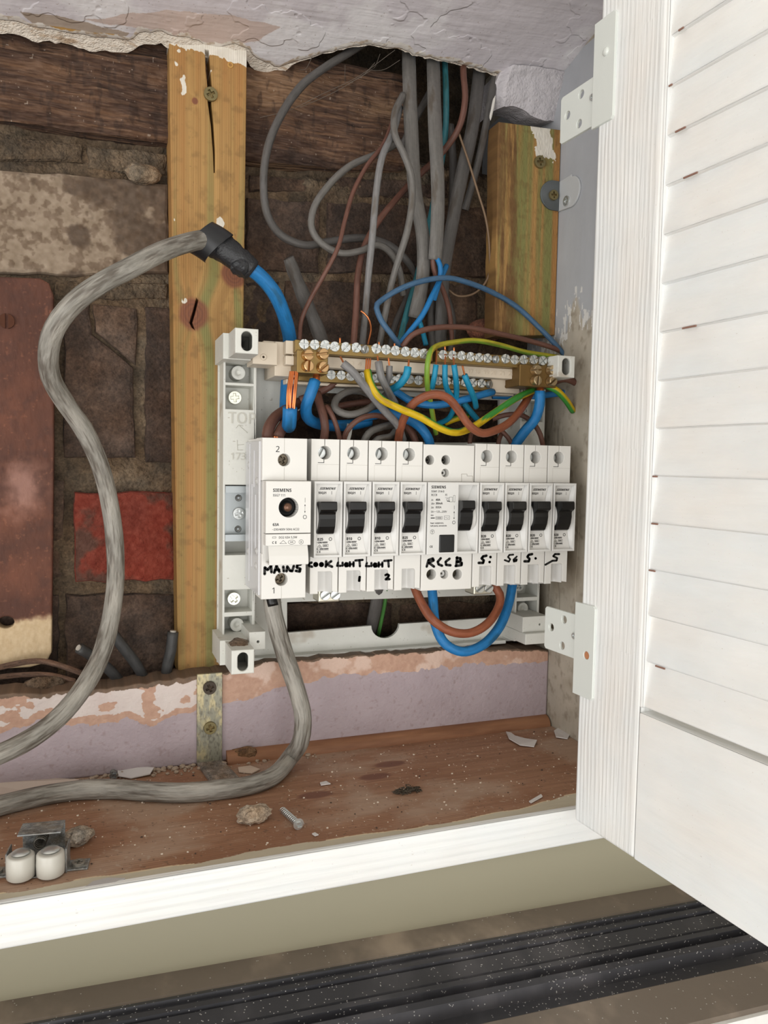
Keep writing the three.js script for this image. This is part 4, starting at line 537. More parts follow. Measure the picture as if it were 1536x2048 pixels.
{ // residual current breaker, two modules wide
  const x0 = 0.072, w = 0.0357, t = thing('residual_current_breaker', 'wide residual current breaker marked RCCB with black test button', 'breaker');
  mesh('body', [rbox(x0, x0 + w, -0.0455, 0.0455, 0.046, ZK, 0.0005), box(x0 + 0.0003, x0 + w - 0.0003, -0.0226, 0.0226, ZK - 0.001, 0.0835)], mDevice, t);
  const hc = (a, b, r, z = ZF) => { const p = W(a, b, z); return [p.x, p.y, r]; };
  const up = rectShape(x0 + 0.0002, x0 + w - 0.0002, 0.0226, 0.0458), holes = [hc(860, 920, 0.0030), hc(892, 920, 0.0030), hc(891, 946, 0.0026)]; holes.forEach((h) => up.holes.push(holeCircle(...h)));
  const uc = mesh('upper_cover', extrude(up, ZK - 0.0002, ZF, 0.0004), mDevice, t);
  holes.forEach((h, i) => { const s = mesh(i < 2 ? 'terminal_screw' : 'test_socket', i < 2 ? screwHead(0.0028, 0.003, 'cross') : new THREE.TorusGeometry(0.0014, 0.0007, 8, 16), i < 2 ? std({ color: '#4d4a44', metalness: 0.8, roughness: 0.4 }) : mDeviceInner, t); s.position.set(h[0], h[1], ZK + (i < 2 ? 0.003 : 0.008)); });
  mesh('catch_outline', (() => { const a = [[923, 963], [923, 948], [934, 948], [934, 952], [945, 952], [945, 962]].map(([p, q]) => W(p, q, ZF)); return merge(a.slice(1).map((p, i) => { const q = a[i], l = p.distanceTo(q), b = new THREE.BoxGeometry(l, 0.00025, 0.0002); b.rotateZ(Math.atan2(p.y - q.y, p.x - q.x)); return b.translate((p.x + q.x) / 2, (p.y + q.y) / 2, ZF); })); })(), std({ color: '#a5a097' }), uc);
  const lo = rectShape(x0 + 0.0002, x0 + w - 0.0002, -0.0462, -0.0226), lh = [hc(863, 1149, 0.0033), hc(889, 1149, 0.0028), hc(915, 1149, 0.0033)]; lh.forEach((h) => lo.holes.push(holeCircle(...h)));
  mesh('lower_cover', extrude(lo, ZK - 0.0002, ZF, 0.0004), mDevice, t);
  lh.forEach((h, i) => { const s = mesh('terminal_screw', i === 1 ? new THREE.TorusGeometry(0.0014, 0.0008, 8, 18) : screwHead(0.003, 0.003, 'slot'), i === 1 ? mDeviceInner : std({ color: '#3d392c', metalness: 0.7, roughness: 0.5 }), t); s.position.set(h[0], h[1], ZK + (i === 1 ? 0.008 : 0.002)); s.rotation.z = 1.4; });
  const bz = rectShape(x0 + 0.0002, x0 + w - 0.0002, -0.0225, 0.0225), rx0 = x0 + 0.0212, rx1 = x0 + w - 0.0016, bp = W(893, 1087, ZB); bz.holes.push(holeRect(rx0, rx1, -0.0209, 0.0208)); bz.holes.push(holeRect(bp.x - 0.0057, bp.x + 0.0057, bp.y - 0.0061, bp.y + 0.0059));
  mesh('bezel', extrude(bz, 0.083, ZB, 0.0004), mDeviceInner, t);
  mesh('recess_back', [box(rx0, rx1, -0.0209, 0.0208, 0.083, 0.0895), sheet(6, 20, (u, v) => { const y = lerp(-0.0209, 0.0208, v), k = Math.pow(Math.abs(v * 2 - 1), 2.2); return V(lerp(rx1 - 0.0052 + 0.005 * k, rx1, u), y, lerp(0.0896, ZB - 0.0007, u)); })], mDeviceInner, t);
  mesh('test_button', rbox(bp.x - 0.0052, bp.x + 0.0054, bp.y - 0.0056, bp.y + 0.0056, 0.085, ZB + 0.0006, 0.0008), mBlack, t);
  const hb = mesh('toggle_hub', hub, mDeviceInner, t); hb.scale.set(0.95, 1, 1); hb.position.set(rx0 - 0.0014, -0.0004, 0); const tg = mesh('toggle', toggleGeo, mBlack, t); tg.position.set(rx0 - 0.0022, 0.0006, -0.0006); tg.scale.set(0.9, 1, 1);
  const fx0 = x0 + 0.0008, fx1 = x0 + 0.0208, fy0 = -0.0215, fy1 = 0.0220;
  const draw = canvasTex(600, 1305, (g) => { // 30 px per millimetre
    g.clearRect(0, 0, 600, 1305); g.fillStyle = '#dcdbd8'; g.fillRect(0, 0, 600, 1305); g.fillStyle = '#1b1a19'; const k = 30; g.font = 'bold 70px sans-serif'; g.fillText('SIEMENS', 46, 100); g.font = '50px sans-serif'; g.fillText('5SM1 314-0', 46, 172); g.fillText('RCCB', 46, 238); g.fillText('FI', 330, 238);
    const row = (y, a, b, bold) => { g.font = 'italic 42px serif'; g.fillText(a, 46, y); g.font = (bold ? 'bold ' : '') + '52px sans-serif'; g.fillText(b, 140, y); }; row(328, 'In', '40A', 1); row(395, 'IΔn', '30mA', 1); row(468, 'Im', '800A'); g.font = '46px sans-serif'; g.fillText('Un ~ 125...230V', 46, 548);
    g.font = '32px sans-serif'; g.fillText('63A', 46, 610); g.lineWidth = 5; g.strokeStyle = '#1b1a19'; g.strokeRect(150, 622, 130, 52); g.font = '38px sans-serif'; g.fillText('10000', 158, 662); g.fillRect(46, 640, 80, 18); g.fillRect(120, 646, 30, 4); g.strokeRect(320, 612, 110, 66); g.beginPath(); g.moveTo(338, 648); g.bezierCurveTo(358, 616, 380, 682, 412, 640); g.stroke();
    g.strokeRect(420, 260, 60, 90); g.strokeRect(360, 290, 42, 30); g.fillRect(330, 268, 90, 5); g.fillRect(370, 330, 60, 14); g.strokeRect(500, 230, 34, 120); g.fillRect(520, 420, 6, 70); g.fillRect(520, 540, 5, 120); g.beginPath(); g.moveTo(522, 520); g.lineTo(508, 556); g.lineTo(536, 556); g.fill(); g.beginPath(); g.moveTo(522, 680); g.lineTo(508, 646); g.lineTo(536, 646); g.fill(); g.lineWidth = 9; g.beginPath(); g.arc(520, 735, 28, 0, 7); g.stroke();
    g.font = 'bold 33px sans-serif'; g.fillText('Test:', 40, 756); g.font = '33px sans-serif'; g.fillText('halbjährlich,', 130, 756); g.fillText('half-yearly, semestrale', 40, 806); g.lineWidth = 5; g.beginPath(); g.arc(85, 905, 40, 0, 7); g.stroke(); g.fillRect(82, 870, 6, 70); g.beginPath(); g.moveTo(60, 885); g.lineTo(85, 910); g.lineTo(110, 885); g.stroke(); g.font = 'bold 52px sans-serif'; g.fillText('CE', 36, 1200);
  });
  // the printed label is cut round the button
  const ls = rectShape(fx0, fx1, fy0, fy1); ls.holes.push(holeRect(bp.x - 0.006, bp.x + 0.006, bp.y - 0.0064, bp.y + 0.0062));
  mesh('printed_label', rectUV(extrude(ls, ZB - 0.0001, ZB + 0.00006), 'x', [fx0, fx1], 'y', [fy0, fy1]), faceMat(draw), t);
  mesh('handwriting', inkStrokes([[[645, 1555], [665, 1480], [715, 1463], [724, 1485], [668, 1512], [728, 1555]], [[805, 1460], [770, 1500], [780, 1530], [820, 1545]], [[905, 1465], [860, 1500], [865, 1535], [915, 1540]], [[990, 1450], [980, 1545]], [[985, 1455], [1028, 1460], [1034, 1482], [988, 1500]], [[988, 1500], [1044, 1512], [1042, 1538], [974, 1548]]], 4.2, ZF, ...T5), mInk, t);
}
{ // main switch disconnector
  const x0 = -0.0298, x1 = -0.0035, ZM = 0.0995, ZU = 0.0915, t = thing('main_switch', 'wide main switch marked MAINS in black pen, at the left of the row', 'switch');
  mesh('body', [rbox(x0, x1, -0.0455, 0.0468, 0.0468, ZK, 0.0006), box(x0 + 0.0004, x1 - 0.0004, -0.0225, 0.022, ZK - 0.001, 0.092), box(-0.0238, x1, -0.018, 0.018, 0.0396, 0.047)], mDevice, t);
  const P = (a, b, z) => W(a, b, z), u1 = P(584 - 8, 920, ZU), l1 = P(563, 1159, ZU);
  const us = rectShape(x0, x1, 0.0226, 0.0470); us.holes.push(holeCircle(u1.x - 0.0022, u1.y, 0.0036)); mesh('upper_cover', extrude(us, ZK - 0.0002, ZU, 0.0004), mDevice, t);
  const ls = rectShape(x0, x1, -0.0462, -0.0196); ls.holes.push(holeCircle(l1.x, l1.y, 0.0037)); const lc = mesh('lower_cover', extrude(ls, ZK - 0.0002, ZU, 0.0004), mDevice, t);
  for (const [q, dx] of [[u1, -0.0022], [l1, 0]]) { const s = mesh('terminal_screw', screwHead(0.0036, 0.003, 'cross'), std({ color: '#6e6353', metalness: 0.6, roughness: 0.45 }), t); s.position.set(q.x + dx, q.y, ZK + 0.008); s.rotation.z = 0.5; }
  const ctr = P(577, 1015, ZM), mid = rectShape(x0 + 0.0006, x1 + 0.0006, -0.0072, 0.0225); mid.holes.push(holeCircle(ctr.x, ctr.y, 0.0056)); mesh('front_block', extrude(mid, ZK, ZM, 0.0005), mDevice, t);
  mesh('indicator_well', new THREE.LatheGeometry([[0.0056, 0], [0.0056, -0.0062], [0.003, -0.0062], [0.003, -0.003], [0.0022, -0.002], [0, -0.0016]].map((p) => new THREE.Vector2(...p)), 64).rotateX(Math.PI / 2).translate(ctr.x, ctr.y, ZM + 0.0002), std({ color: '#0b0b0b', roughness: 0.7 }), t); const gl = mesh('fuse_window', new THREE.SphereGeometry(0.0025, 16, 10).scale(1, 1, 0.5), std({ color: '#6a4c3c', metalness: 0.5, roughness: 0.25 }), t); gl.position.set(ctr.x, ctr.y, ZM - 0.002);
  mesh('fuse_carrier', extrude(rectShape(x0 + 0.0006, x1 + 0.0006, -0.0142, -0.0076), ZK, ZM, 0.0004), mDevice, t);
  mesh('carrier_handle', creased(sheet(8, 10, (u, v) => V(lerp(x0 + 0.0022, x1 - 0.0012, u), lerp(-0.0143, -0.0245, v), ZM - 0.0006 + 0.0028 * Math.sin(v * 1.57)))), mDevice, t);
  mesh('handle_lip', [rbox(x0 + 0.0022, x1 - 0.0012, -0.0251, -0.0241, ZU, ZM + 0.0022, 0.0004)], mDevice, t);
  const side = mesh('side_panel', [rbox(x0 - 0.0012, x0 + 0.0003, -0.0445, 0.0452, 0.0465, ZU - 0.004, 0.0005), ...[[0.060, -0.04, 0.044], [0.068, -0.03, 0.02], [0.074, 0.018, 0.04], [0.079, -0.018, 0.014]].map(([z, a, b]) => rbox(x0 - 0.0017, x0 - 0.001, a, b, z, z + 0.0007, 0.0003))], std({ color: '#cfcfd0', roughness: 0.3 }), t);
  for (const [y, z] of [[0.031, 0.056], [0.022, 0.082], [-0.019, 0.083], [-0.028, 0.081], [-0.022, 0.056]]) { const r = mesh('rivet', new THREE.TorusGeometry(0.0017, 0.0006, 8, 14).rotateY(Math.PI / 2), std({ color: '#c4c3c0', roughness: 0.3 }), side); r.position.set(x0 - 0.0012, y, z); }
  // print
  const px0 = x0 + 0.0012, px1 = x1 + 0.0002, s = rectShape(px0, px1, -0.0070, 0.0220); s.holes.push(holeCircle(ctr.x, ctr.y, 0.0057));
  const k = 30, cw = Math.round((px1 - px0) * 1000 * k), ch = Math.round(29 * k); const X = (x) => (x - px0) / (px1 - px0) * cw;
  const tex = canvasTex(cw, ch, (g) => { g.fillStyle = '#e4e2dd'; g.fillRect(0, 0, cw, ch); g.fillStyle = '#1b1a19'; g.font = 'bold 76px sans-serif'; g.fillText('SIEMENS', 0.13 * cw, 168); g.font = '52px sans-serif'; g.fillText('5SG7 111', 0.13 * cw, 246); g.font = 'bold 62px sans-serif'; g.fillText('63A', 0.13 * cw, 748); g.font = '48px sans-serif'; g.fillText('~230/400V 50Hz AC22', 0.12 * cw, 826); const x = 0.87 * cw; g.fillRect(x - 3, 270, 6, 80); g.fillRect(x - 2, 390, 4, 130); g.beginPath(); g.moveTo(x, 375); g.lineTo(x - 12, 410); g.lineTo(x + 12, 410); g.fill(); g.beginPath(); g.moveTo(x, 535); g.lineTo(x - 12, 500); g.lineTo(x + 12, 500); g.fill(); g.lineWidth = 9; g.strokeStyle = '#1b1a19'; g.beginPath(); g.arc(x, 600, 30, 0, 7); g.stroke(); });
  mesh('printed_label', rectUV(extrude(s, ZM - 0.0001, ZM + 0.00006, 0, 28), 'x', [px0, px1], 'y', [-0.0070, 0.0220]), faceMat(tex), t);
  const tex2 = canvasTex(cw, 190, (g) => { g.fillStyle = '#e4e2dd'; g.fillRect(0, 0, cw, 190); g.fillStyle = '#3a3836'; g.strokeStyle = '#3a3836'; g.font = '50px sans-serif'; g.fillText('DO2 63A 5,5W', 0.27 * cw, 70); g.lineWidth = 6; g.strokeRect(0.13 * cw, 40, 60, 22); g.font = 'bold 56px sans-serif'; g.fillText('C E', 0.12 * cw, 158); g.beginPath(); g.moveTo(0.3 * cw, 158); g.lineTo(0.375 * cw, 104); g.lineTo(0.45 * cw, 158); g.closePath(); g.stroke(); g.beginPath(); g.ellipse(0.57 * cw, 136, 62, 36, 0, 0, 7); g.stroke(); g.font = '32px sans-serif'; g.fillText('OVE', 0.53 * cw, 148); g.beginPath(); g.arc(0.79 * cw, 136, 38, 0, 7); g.stroke(); g.font = '48px sans-serif'; g.fillText('D', 0.77 * cw, 154); });
  printed('printed_label', px0, px1, -0.01415, -0.0078, ZM + 0.0001, faceMat(tex2), t);
  const dig = (c, a, b) => { const m = mesh('terminal_number', text3(c, 0.0034, 0.0001), mInk, t); m.position.copy(W(a, b, ZU)); }; dig('2', 551, 904); dig('1', 543, 1187);
  mesh('cover_seam', [box(u1.x - 0.0023, u1.x - 0.0021, 0.0228, u1.y - 0.0042, ZU, ZU + 0.00006), box(u1.x - 0.0023, u1.x - 0.0021, u1.y + 0.0042, 0.0468, ZU, ZU + 0.00006), box(l1.x - 0.0001, l1.x + 0.0001, -0.046, l1.y - 0.0042, ZU, ZU + 0.00006), box(l1.x - 0.0001, l1.x + 0.0001, l1.y + 0.0042, -0.027, ZU, ZU + 0.00006)], std({ color: '#b5b1a9' }), t);
  mesh('handwriting', inkStrokes([[[270, 1580], [272, 1508], [302, 1535], [340, 1492], [345, 1560]], [[375, 1565], [400, 1490], [432, 1555]], [[382, 1537], [428, 1532]], [[475, 1500], [480, 1550]], [[485, 1440], [487, 1441]], [[510, 1550], [518, 1498], [550, 1545], [572, 1548], [590, 1492]], [[665, 1475], [628, 1482], [622, 1508], [662, 1524], [655, 1553], [612, 1545]]], 4.4, ZU, ...T4), mInk, t);
}

// ---------------------------------------------------------------- terminal bars on their plastic carrier
{
  const carrier = thing('terminal_carrier', 'cream plastic carrier behind the brass terminal bars with moulded numbers', 'terminal carrier');
  const yU = W(607, 689, 0.076).y, yL = W(661, 750, 0.060).y, xa = W(590, 700, 0.074).x, xb = W(866, 705, 0.074).x, xc = W(872, 712, 0.074).x, xd = W(1112, 722, 0.074).x;
  mesh('carrier_beam', boxUV(merge([rbox(-0.0235, 0.1605, yU - 0.004, TY1 - 0.001, 0.031, 0.060, 0.0008), rbox(xa, 0.155, yL + 0.0036, yU - 0.0048, 0.045, 0.067, 0.0006), rbox(xa, 0.155, yL - 0.006, yL - 0.003, 0.04, 0.052, 0.0004)]), 0.08), mCream, carrier);
  const e0 = W(519, 735, 0.066).setX(W(494, 682, 0.087).x + 0.0074), e1 = W(590, 690, 0.066); mesh('end_bracket', boxUV(merge([holed(e0.x, lerp(e0.x, e1.x, 0.58), e0.y + 0.002, e1.y + 0.0005, 0.0465, 0.066, W(527, 714, 0.066).x, W(527, 714, 0.066).y, 0.0011), rbox(lerp(e0.x, e1.x, 0.55), e1.x + 0.002, e0.y - 0.004, e1.y + 0.002, 0.0312, 0.062, 0.0006), rbox(lerp(e0.x, e1.x, 0.75), e1.x + 0.001, e1.y - 0.006, e1.y + 0.002, 0.06, 0.069, 0.0006), rbox(lerp(e0.x, e1.x, 0.75), e1.x + 0.001, e1.y - 0.0125, e1.y - 0.007, 0.06, 0.069, 0.0006)]), 0.08), mCream, carrier);
  const hr = mesh('bracket_eye', new THREE.TorusGeometry(0.0013, 0.0007, 8, 18), mCream, carrier); hr.position.copy(W(527, 714, 0.0662));
  const f0 = W(982, 775, 0.058), f1 = W(1040, 748, 0.058); mesh('blank_end', boxUV(holed(f0.x, f1.x, yL - 0.005, yL + 0.0045, 0.04, 0.058, W(1013, 773, 0.058).x, W(1013, 773, 0.058).y, 0.0011), 0.08), mCream, carrier);
  for (const [n, a, b] of [['3', 702, 731], ['4', 716, 732], ['17', 936, 746], ['18', 950, 747], ['19', 967, 748], ['20', 982, 749], ['21', 999, 750], ['22', 1016, 751]]) { const m = mesh('moulded_number', text3(n, 0.0026, 0.0005), mCream, carrier); m.position.copy(W(a, b, 0.0669)); }
  const bothZinc = screwHead(0.0031, 0.0022, 'both');
  function bar(label, x0, x1, y, zf, screws, size, wpx = 20) {
    const t = thing('terminal_bar', label, 'terminal bar', 'brass terminal bars'); mesh('bar', rbox(x0, x1, y - 0.0045, y + 0.0030, zf - 0.009, zf, 0.0005), mBrass, t);
    screws.forEach(([a, b, k], i) => { const p = W(a, b, zf), m = mesh('clamp_screw', k ? screwHead(0.0026, 0.0024, 'slot') : bothZinc, mSteel, t); m.scale.setScalar(metres(wpx / 2, p) / 0.0031); m.position.copy(p); m.rotation.z = (i * 1.7) % 3; if (k) m.rotation.y = 0.5; });
    return t;
  }
  const b1 = bar('long brass terminal bar with upper left row of zinc screws', xa, xb, yU, 0.074, [[607, 689], [628, 690], [649, 691], [668, 694], [690, 695], [711, 696], [727, 699, 1], [751, 698], [770, 700], [789, 702], [809, 704], [828, 706], [846, 708]]);
  const b2 = bar('brass terminal bar with upper right row of screws ending in a four-screw block', xc, xd, W(884, 710, 0.076).y, 0.074, [[884, 710], [903, 711], [921, 712], [939, 714], [956, 716], [973, 717], [989, 719, 1], [1009, 718], [1027, 720], [1045, 720], [1065, 720], [1083, 722], [1100, 722]], 0, 18.5);
  bar('lower left brass terminal bar half hidden behind the wires', W(597, 750, 0.059).x, W(850, 760, 0.059).x, yL, 0.059, [[661, 750], [681, 751], [700, 753], [724, 754], [751, 757], [780, 758], [797, 758], [817, 759], [835, 761]], 0, 19);
  bar('short lower brass terminal bar under the moulded numbers', W(862, 760, 0.059).x, W(984, 768, 0.059).x, W(874, 762, 0.061).y, 0.059, [[874, 762], [892, 763], [910, 764], [928, 765], [944, 766], [961, 767], [976, 769, 1]], 0, 18);
  const block = (t, a0, b0, a1, b1_, z, list, mat, sm, wpx) => { const p = W(a0, b0, z), q = W(a1, b1_, z); mesh('clamp_block', rbox(p.x, q.x, q.y, p.y, 0.054, z, 0.0006), mat, t); list.forEach(([a, b], i) => { const c = W(a, b, z), r = metres(wpx / 2, c), m = mesh('block_screw', screwHead(r, 0.0045, 'slot'), sm, t); m.position.copy(c); m.rotation.z = [0.1, 0.2, 1.5, 0.7][i]; m.rotation.y = 0.12; }); };
  block(b1, 594, 699, 656, 749, 0.077, [[613, 711], [643, 709], [613, 733], [643, 735]], mBrass, mBrassScrew, 22);
  block(b2, 1040, 728, 1112, 776, 0.077, [[1068, 741], [1099, 741], [1068, 762], [1099, 763]], mBrassDark, std({ color: '#c9b491', metalness: 0.9, roughness: 0.3 }), 19);
}

// ---------------------------------------------------------------- cables and wires
const YG = (d0, d1, from = 0, to = 1, cut = 0.5, cy = '#f0c800', cg = '#3f9a3a') => { const y = new THREE.Color(cy), g = new THREE.Color(cg), D = V(0, 0, 0); return (n, t) => { D.set(...d0).lerp(V(...d1), smooth(from, to, t)).normalize(); return n.dot(D) > cut ? g : y; }; };   // green stripe on the side facing d0, turning to d1
function wire(label, mat, wpx, list, o = {}) {
  const pts = list.map(([a, b, z]) => W(a, b, z)), mid = pts[Math.floor(pts.length / 2)], r = metres(wpx / 2, mid), geo = sweep(pts, r, o.flat ? r * o.flat : r, { wobble: o.wobble ?? 0.08, radial: o.radial ?? 12, color: o.color, ends: o.ends, step: 0.003 });
  const name = o.name ?? 'wire', cat = o.cat ?? 'wire', group = o.group;
  if (!o.copper && !o.extra) return tag(mesh(name, geo, mat), label, cat, group);
  const t = thing(name, label, cat, group); mesh('insulation', geo, mat, t);
  for (const c of o.copper ?? []) { const cp = c.p.map(([a, b, z]) => W(a, b, z)); mesh('copper_core', sweep(cp, metres((c.w ?? 4) / 2, cp[0]), undefined, { radial: 8, step: 0.004 }), mCopper, t); }
  o.extra?.(t); return t;
}
const gB = 'cables hanging through the hole in the plaster', sheath = { name: 'sheathed_cable', cat: 'cable', group: gB };
// bundle above the board
wire('dark grey cable looping wide at the left of the bundle', mGreyDark, 16, [[730, 86, 0.02], [690, 110, 0.026], [650, 135, 0.03], [605, 170, 0.034], [565, 225, 0.038], [537, 290, 0.04], [527, 360, 0.04], [535, 430, 0.036], [562, 470, 0.032], [610, 490, 0.03], [655, 484, 0.028], [720, 476, 0.024], [770, 486, 0.022], [808, 515, 0.022], [832, 550, 0.018], [848, 600, 0.014]], sheath);
wire('thin grey cable with the tight loop above the terminal bars', mGrey, 14, [[790, 290, 0.03], [755, 308, 0.036], [700, 332, 0.042], [658, 370, 0.046], [628, 415, 0.047], [623, 455, 0.046], [640, 484, 0.045], [680, 506, 0.045], [720, 502, 0.045], [755, 490, 0.044], [785, 510, 0.04], [800, 545, 0.036], [806, 590, 0.03]], sheath);
wire('broad flat grey cable, leftmost of the three broad ones', mGrey, 30, [[817, 60, 0.012], [818, 130, 0.03], [822, 250, 0.044], [830, 380, 0.046], [846, 480, 0.044], [845, 560, 0.04], [829, 636, 0.036]], { ...sheath, flat: 0.55, radial: 16 });
wire('broad flat grey cable stripped to blue and brown cores', mGrey, 30, [[864, 70, 0.012], [867, 140, 0.03], [870, 250, 0.046], [876, 390, 0.05], [874, 460, 0.05], [870, 520, 0.048]], { ...sheath, flat: 0.5, radial: 16, extra: (t) => { mesh('blue_core', sweep([[871, 512, 0.048], [880, 530, 0.050], [880, 556, 0.05], [868, 600, 0.044]].map(([a, b, z]) => W(a, b, z)), 0.0017), mBlue, t); mesh('brown_core', sweep([[865, 500, 0.048], [868, 540, 0.046], [884, 575, 0.042], [898, 620, 0.036], [905, 690, 0.03]].map(([a, b, z]) => W(a, b, z)), 0.0017), mBrown, t); } });
wire('broad flat grey cable sloping down behind, rightmost of the three broad ones', mGreyDark, 28, [[962, 90, 0.012], [956, 170, 0.026], [944, 260, 0.03], [926, 340, 0.032], [906, 440, 0.03], [890, 530, 0.028], [884, 610, 0.024], [880, 700, 0.02]], { ...sheath, flat: 0.5, radial: 16 });
wire('grey cable with white paint splash at the right end of the hole', mGreyDark, 16, [[1000, 110, 0.016], [987, 170, 0.028], [972, 250, 0.026], [955, 330, 0.022], [930, 420, 0.016]], { ...sheath, flat: 0.6, extra: (t) => { const p = W(985, 215, 0.033), m = mesh('paint_splash', lump(0.0012, 0.009, 0.0008, 3, 0.5, 2), std({ color: '#d8d4cc' }), t); m.position.copy(p); m.rotation.z = -0.2; } });
wire('grey cable curving out and back in front of the broad cables', mGrey, 14, [[806, 190, 0.04], [789, 230, 0.05], [790, 270, 0.054], [808, 310, 0.056], [822, 350, 0.056], [824, 400, 0.056], [815, 460, 0.054], [800, 510, 0.05], [785, 560, 0.044], [770, 630, 0.036], [757, 700, 0.03]], sheath);
wire('straight grey cable dropping to the middle of the upper terminal bar', mGreyLight, 14, [[800, 215, 0.036], [785, 268, 0.046], [764, 315, 0.054], [753, 380, 0.056], [745, 470, 0.056], [738, 540, 0.05], [731, 620, 0.04], [724, 700, 0.03]], sheath);
wire('thin brown wire running down to the left end of the terminal bar', mBrown, 9, [[786, 240, 0.04], [766, 290, 0.044], [735, 330, 0.046], [706, 385, 0.05], [690, 440, 0.054], [676, 495, 0.058], [648, 550, 0.056], [620, 600, 0.05], [603, 640, 0.046], [599, 680, 0.05]], { group: gB });
wire('brown wire crossing behind the broad cables and down to the bar', mBrown, 13, [[926, 100, 0.02], [927, 150, 0.036], [930, 200, 0.04], [918, 255, 0.038], [882, 308, 0.032], [838, 350, 0.03], [795, 395, 0.034], [755, 445, 0.036], [728, 495, 0.038], [716, 550, 0.04], [712, 620, 0.042], [707, 690, 0.048]], { group: gB });
wire('dusty teal wire between the broad grey cables', mTealDusty, 12, [[889, 110, 0.02], [892, 190, 0.026], [891, 260, 0.022], [882, 330, 0.020], [866, 410, 0.022], [852, 480, 0.024], [832, 560, 0.024], [812, 630, 0.03], [798, 690, 0.036]], { group: gB });
wire('second teal core dropping beside the broad cable', mTeal, 10, [[846, 545, 0.02], [826, 600, 0.024], [808, 650, 0.028], [792, 700, 0.034]], { group: gB });
wire('grey cable hanging behind the stripped cable', mGreyDark, 16, [[900, 250, 0.014], [906, 340, 0.014], [900, 450, 0.012], [870, 560, 0.012], [862, 640, 0.016], [868, 710, 0.022]], sheath);
wire('dark grey cable slanting in behind the broad cables', mGreyDark, 14, [[862, 180, 0.012], [830, 240, 0.014], [800, 300, 0.012]], sheath);
wire('dark cable running down behind the blue wires', mGreyDark, 13, [[822, 570, 0.012], [812, 600, 0.016], [790, 650, 0.02], [778, 705, 0.026]], sheath);
wire('brown grey cable standing behind the right of the bundle', mGreyDark, 14, [[892, 590, 0.012], [905, 640, 0.016], [900, 710, 0.02]], sheath);
wire('cut grey cable stub with torn end by the blue tail', mGreyDark, 28, [[577, 516, 0.05], [588, 545, 0.046], [606, 590, 0.04], [628, 640, 0.034], [650, 700, 0.03]], { name: 'cable_stub', cat: 'cable', flat: 0.6, radial: 14, wobble: 0.25, ends: (t) => 0.75 + 0.25 * smooth(0, 0.15, t) });
wire('thin bare earth wire bowing out at the right', std({ color: '#7d6650', metalness: 0.3, roughness: 0.6 }), 4.5, [[916, 262, 0.036], [936, 320, 0.038], [956, 385, 0.038], [972, 440, 0.036], [979, 500, 0.032], [976, 555, 0.028], [950, 586, 0.026], [915, 592, 0.024], [895, 578, 0.022]], { group: gB });
wire('short copper end curling beside the brown wire', mCopper, 4, [[722, 622, 0.05], [734, 632, 0.052], [742, 655, 0.05], [736, 688, 0.046]]);
wire('blue wire bent into a sharp hook, reaching to the right cheek', mDustyBlue, 11, [[800, 694, 0.062], [782, 668, 0.066], [762, 640, 0.066], [753, 612, 0.064], [764, 600, 0.062], [800, 578, 0.06], [845, 562, 0.058], [895, 556, 0.056], [935, 565, 0.052], [985, 585, 0.046], [1035, 615, 0.044], [1075, 652, 0.046], [1110, 688, 0.05], [1130, 712, 0.05]]);
wire('blue wire sweeping up from the bar to the stripped cable', mBlue, 11, [[797, 690, 0.056], [818, 665, 0.058], [845, 630, 0.058], [864, 592, 0.056], [880, 560, 0.05], [893, 532, 0.04]]);
wire('brown wire arching from the bar to the right above the yellow one', mBrown, 11, [[804, 694, 0.064], [822, 672, 0.066], [848, 660, 0.066], [890, 654, 0.062], [940, 656, 0.058], [1000, 668, 0.054], [1060, 682, 0.05], [1112, 698, 0.05], [1140, 712, 0.048]]);
wire('teal core leaning behind the hooked blue wire', mTeal, 10, [[838, 640, 0.03], [845, 662, 0.032], [852, 690, 0.036]]);
wire('yellow-green earth wire arching to the right then dropping past the bars', mStripe, 11, [[1140, 718, 0.044], [1100, 712, 0.046], [1050, 704, 0.048], [1000, 690, 0.052], [950, 681, 0.056], [905, 685, 0.062], [872, 693, 0.072], [860, 706, 0.080], [855, 730, 0.082], [855, 770, 0.076], [862, 810, 0.068], [868, 845, 0.062], [872, 868, 0.058]], { color: YG([-0.4, -0.7, 0.1], [-0.7, 0, 0.7], 0.3, 0.7, 0.35, '#d2c93a', '#8fb93e') });
{ const m = tag(mesh('brick_fragment', lump(0.0125, 0.0085, 0.008, 8, 0.3), BR('#c98368')), 'broken piece of red brick behind the brown wire', 'brick piece'); m.position.copy(W(968, 662, 0.014)); }

// the blue supply tails
wire('thick blue tail from the black tape, its copper strands in the left terminal block', mBlue, 27, [[500, 536, 0.074], [520, 552, 0.072], [548, 585, 0.068], [568, 630, 0.06], [580, 685, 0.046], [577, 740, 0.040], [573, 800, 0.044], [573, 838, 0.054], [577, 852, 0.064], [579, 840, 0.074], [580, 815, 0.077]], { wobble: 0.04, radial: 16, name: 'supply_tail', copper: [[0, 0], [-6, 2], [5, -1], [-3, -3], [8, 4]].map(([dx, k]) => ({ w: 4.5, p: [[580 + dx, 822, 0.0775 + k * 0.0003], [582 + dx * 1.2, 785, 0.079], [587 + dx, 743, 0.076]] })) });
wire('thick blue tail curving down out of the left terminal block', mBlue, 23, [[630, 762, 0.074], [622, 785, 0.076], [612, 815, 0.07], [618, 838, 0.06], [650, 850, 0.05], [700, 850, 0.046], [740, 842, 0.044]], { name: 'supply_tail', radial: 16, copper: [{ w: 15, p: [[631, 765, 0.074], [634, 750, 0.072]] }] });
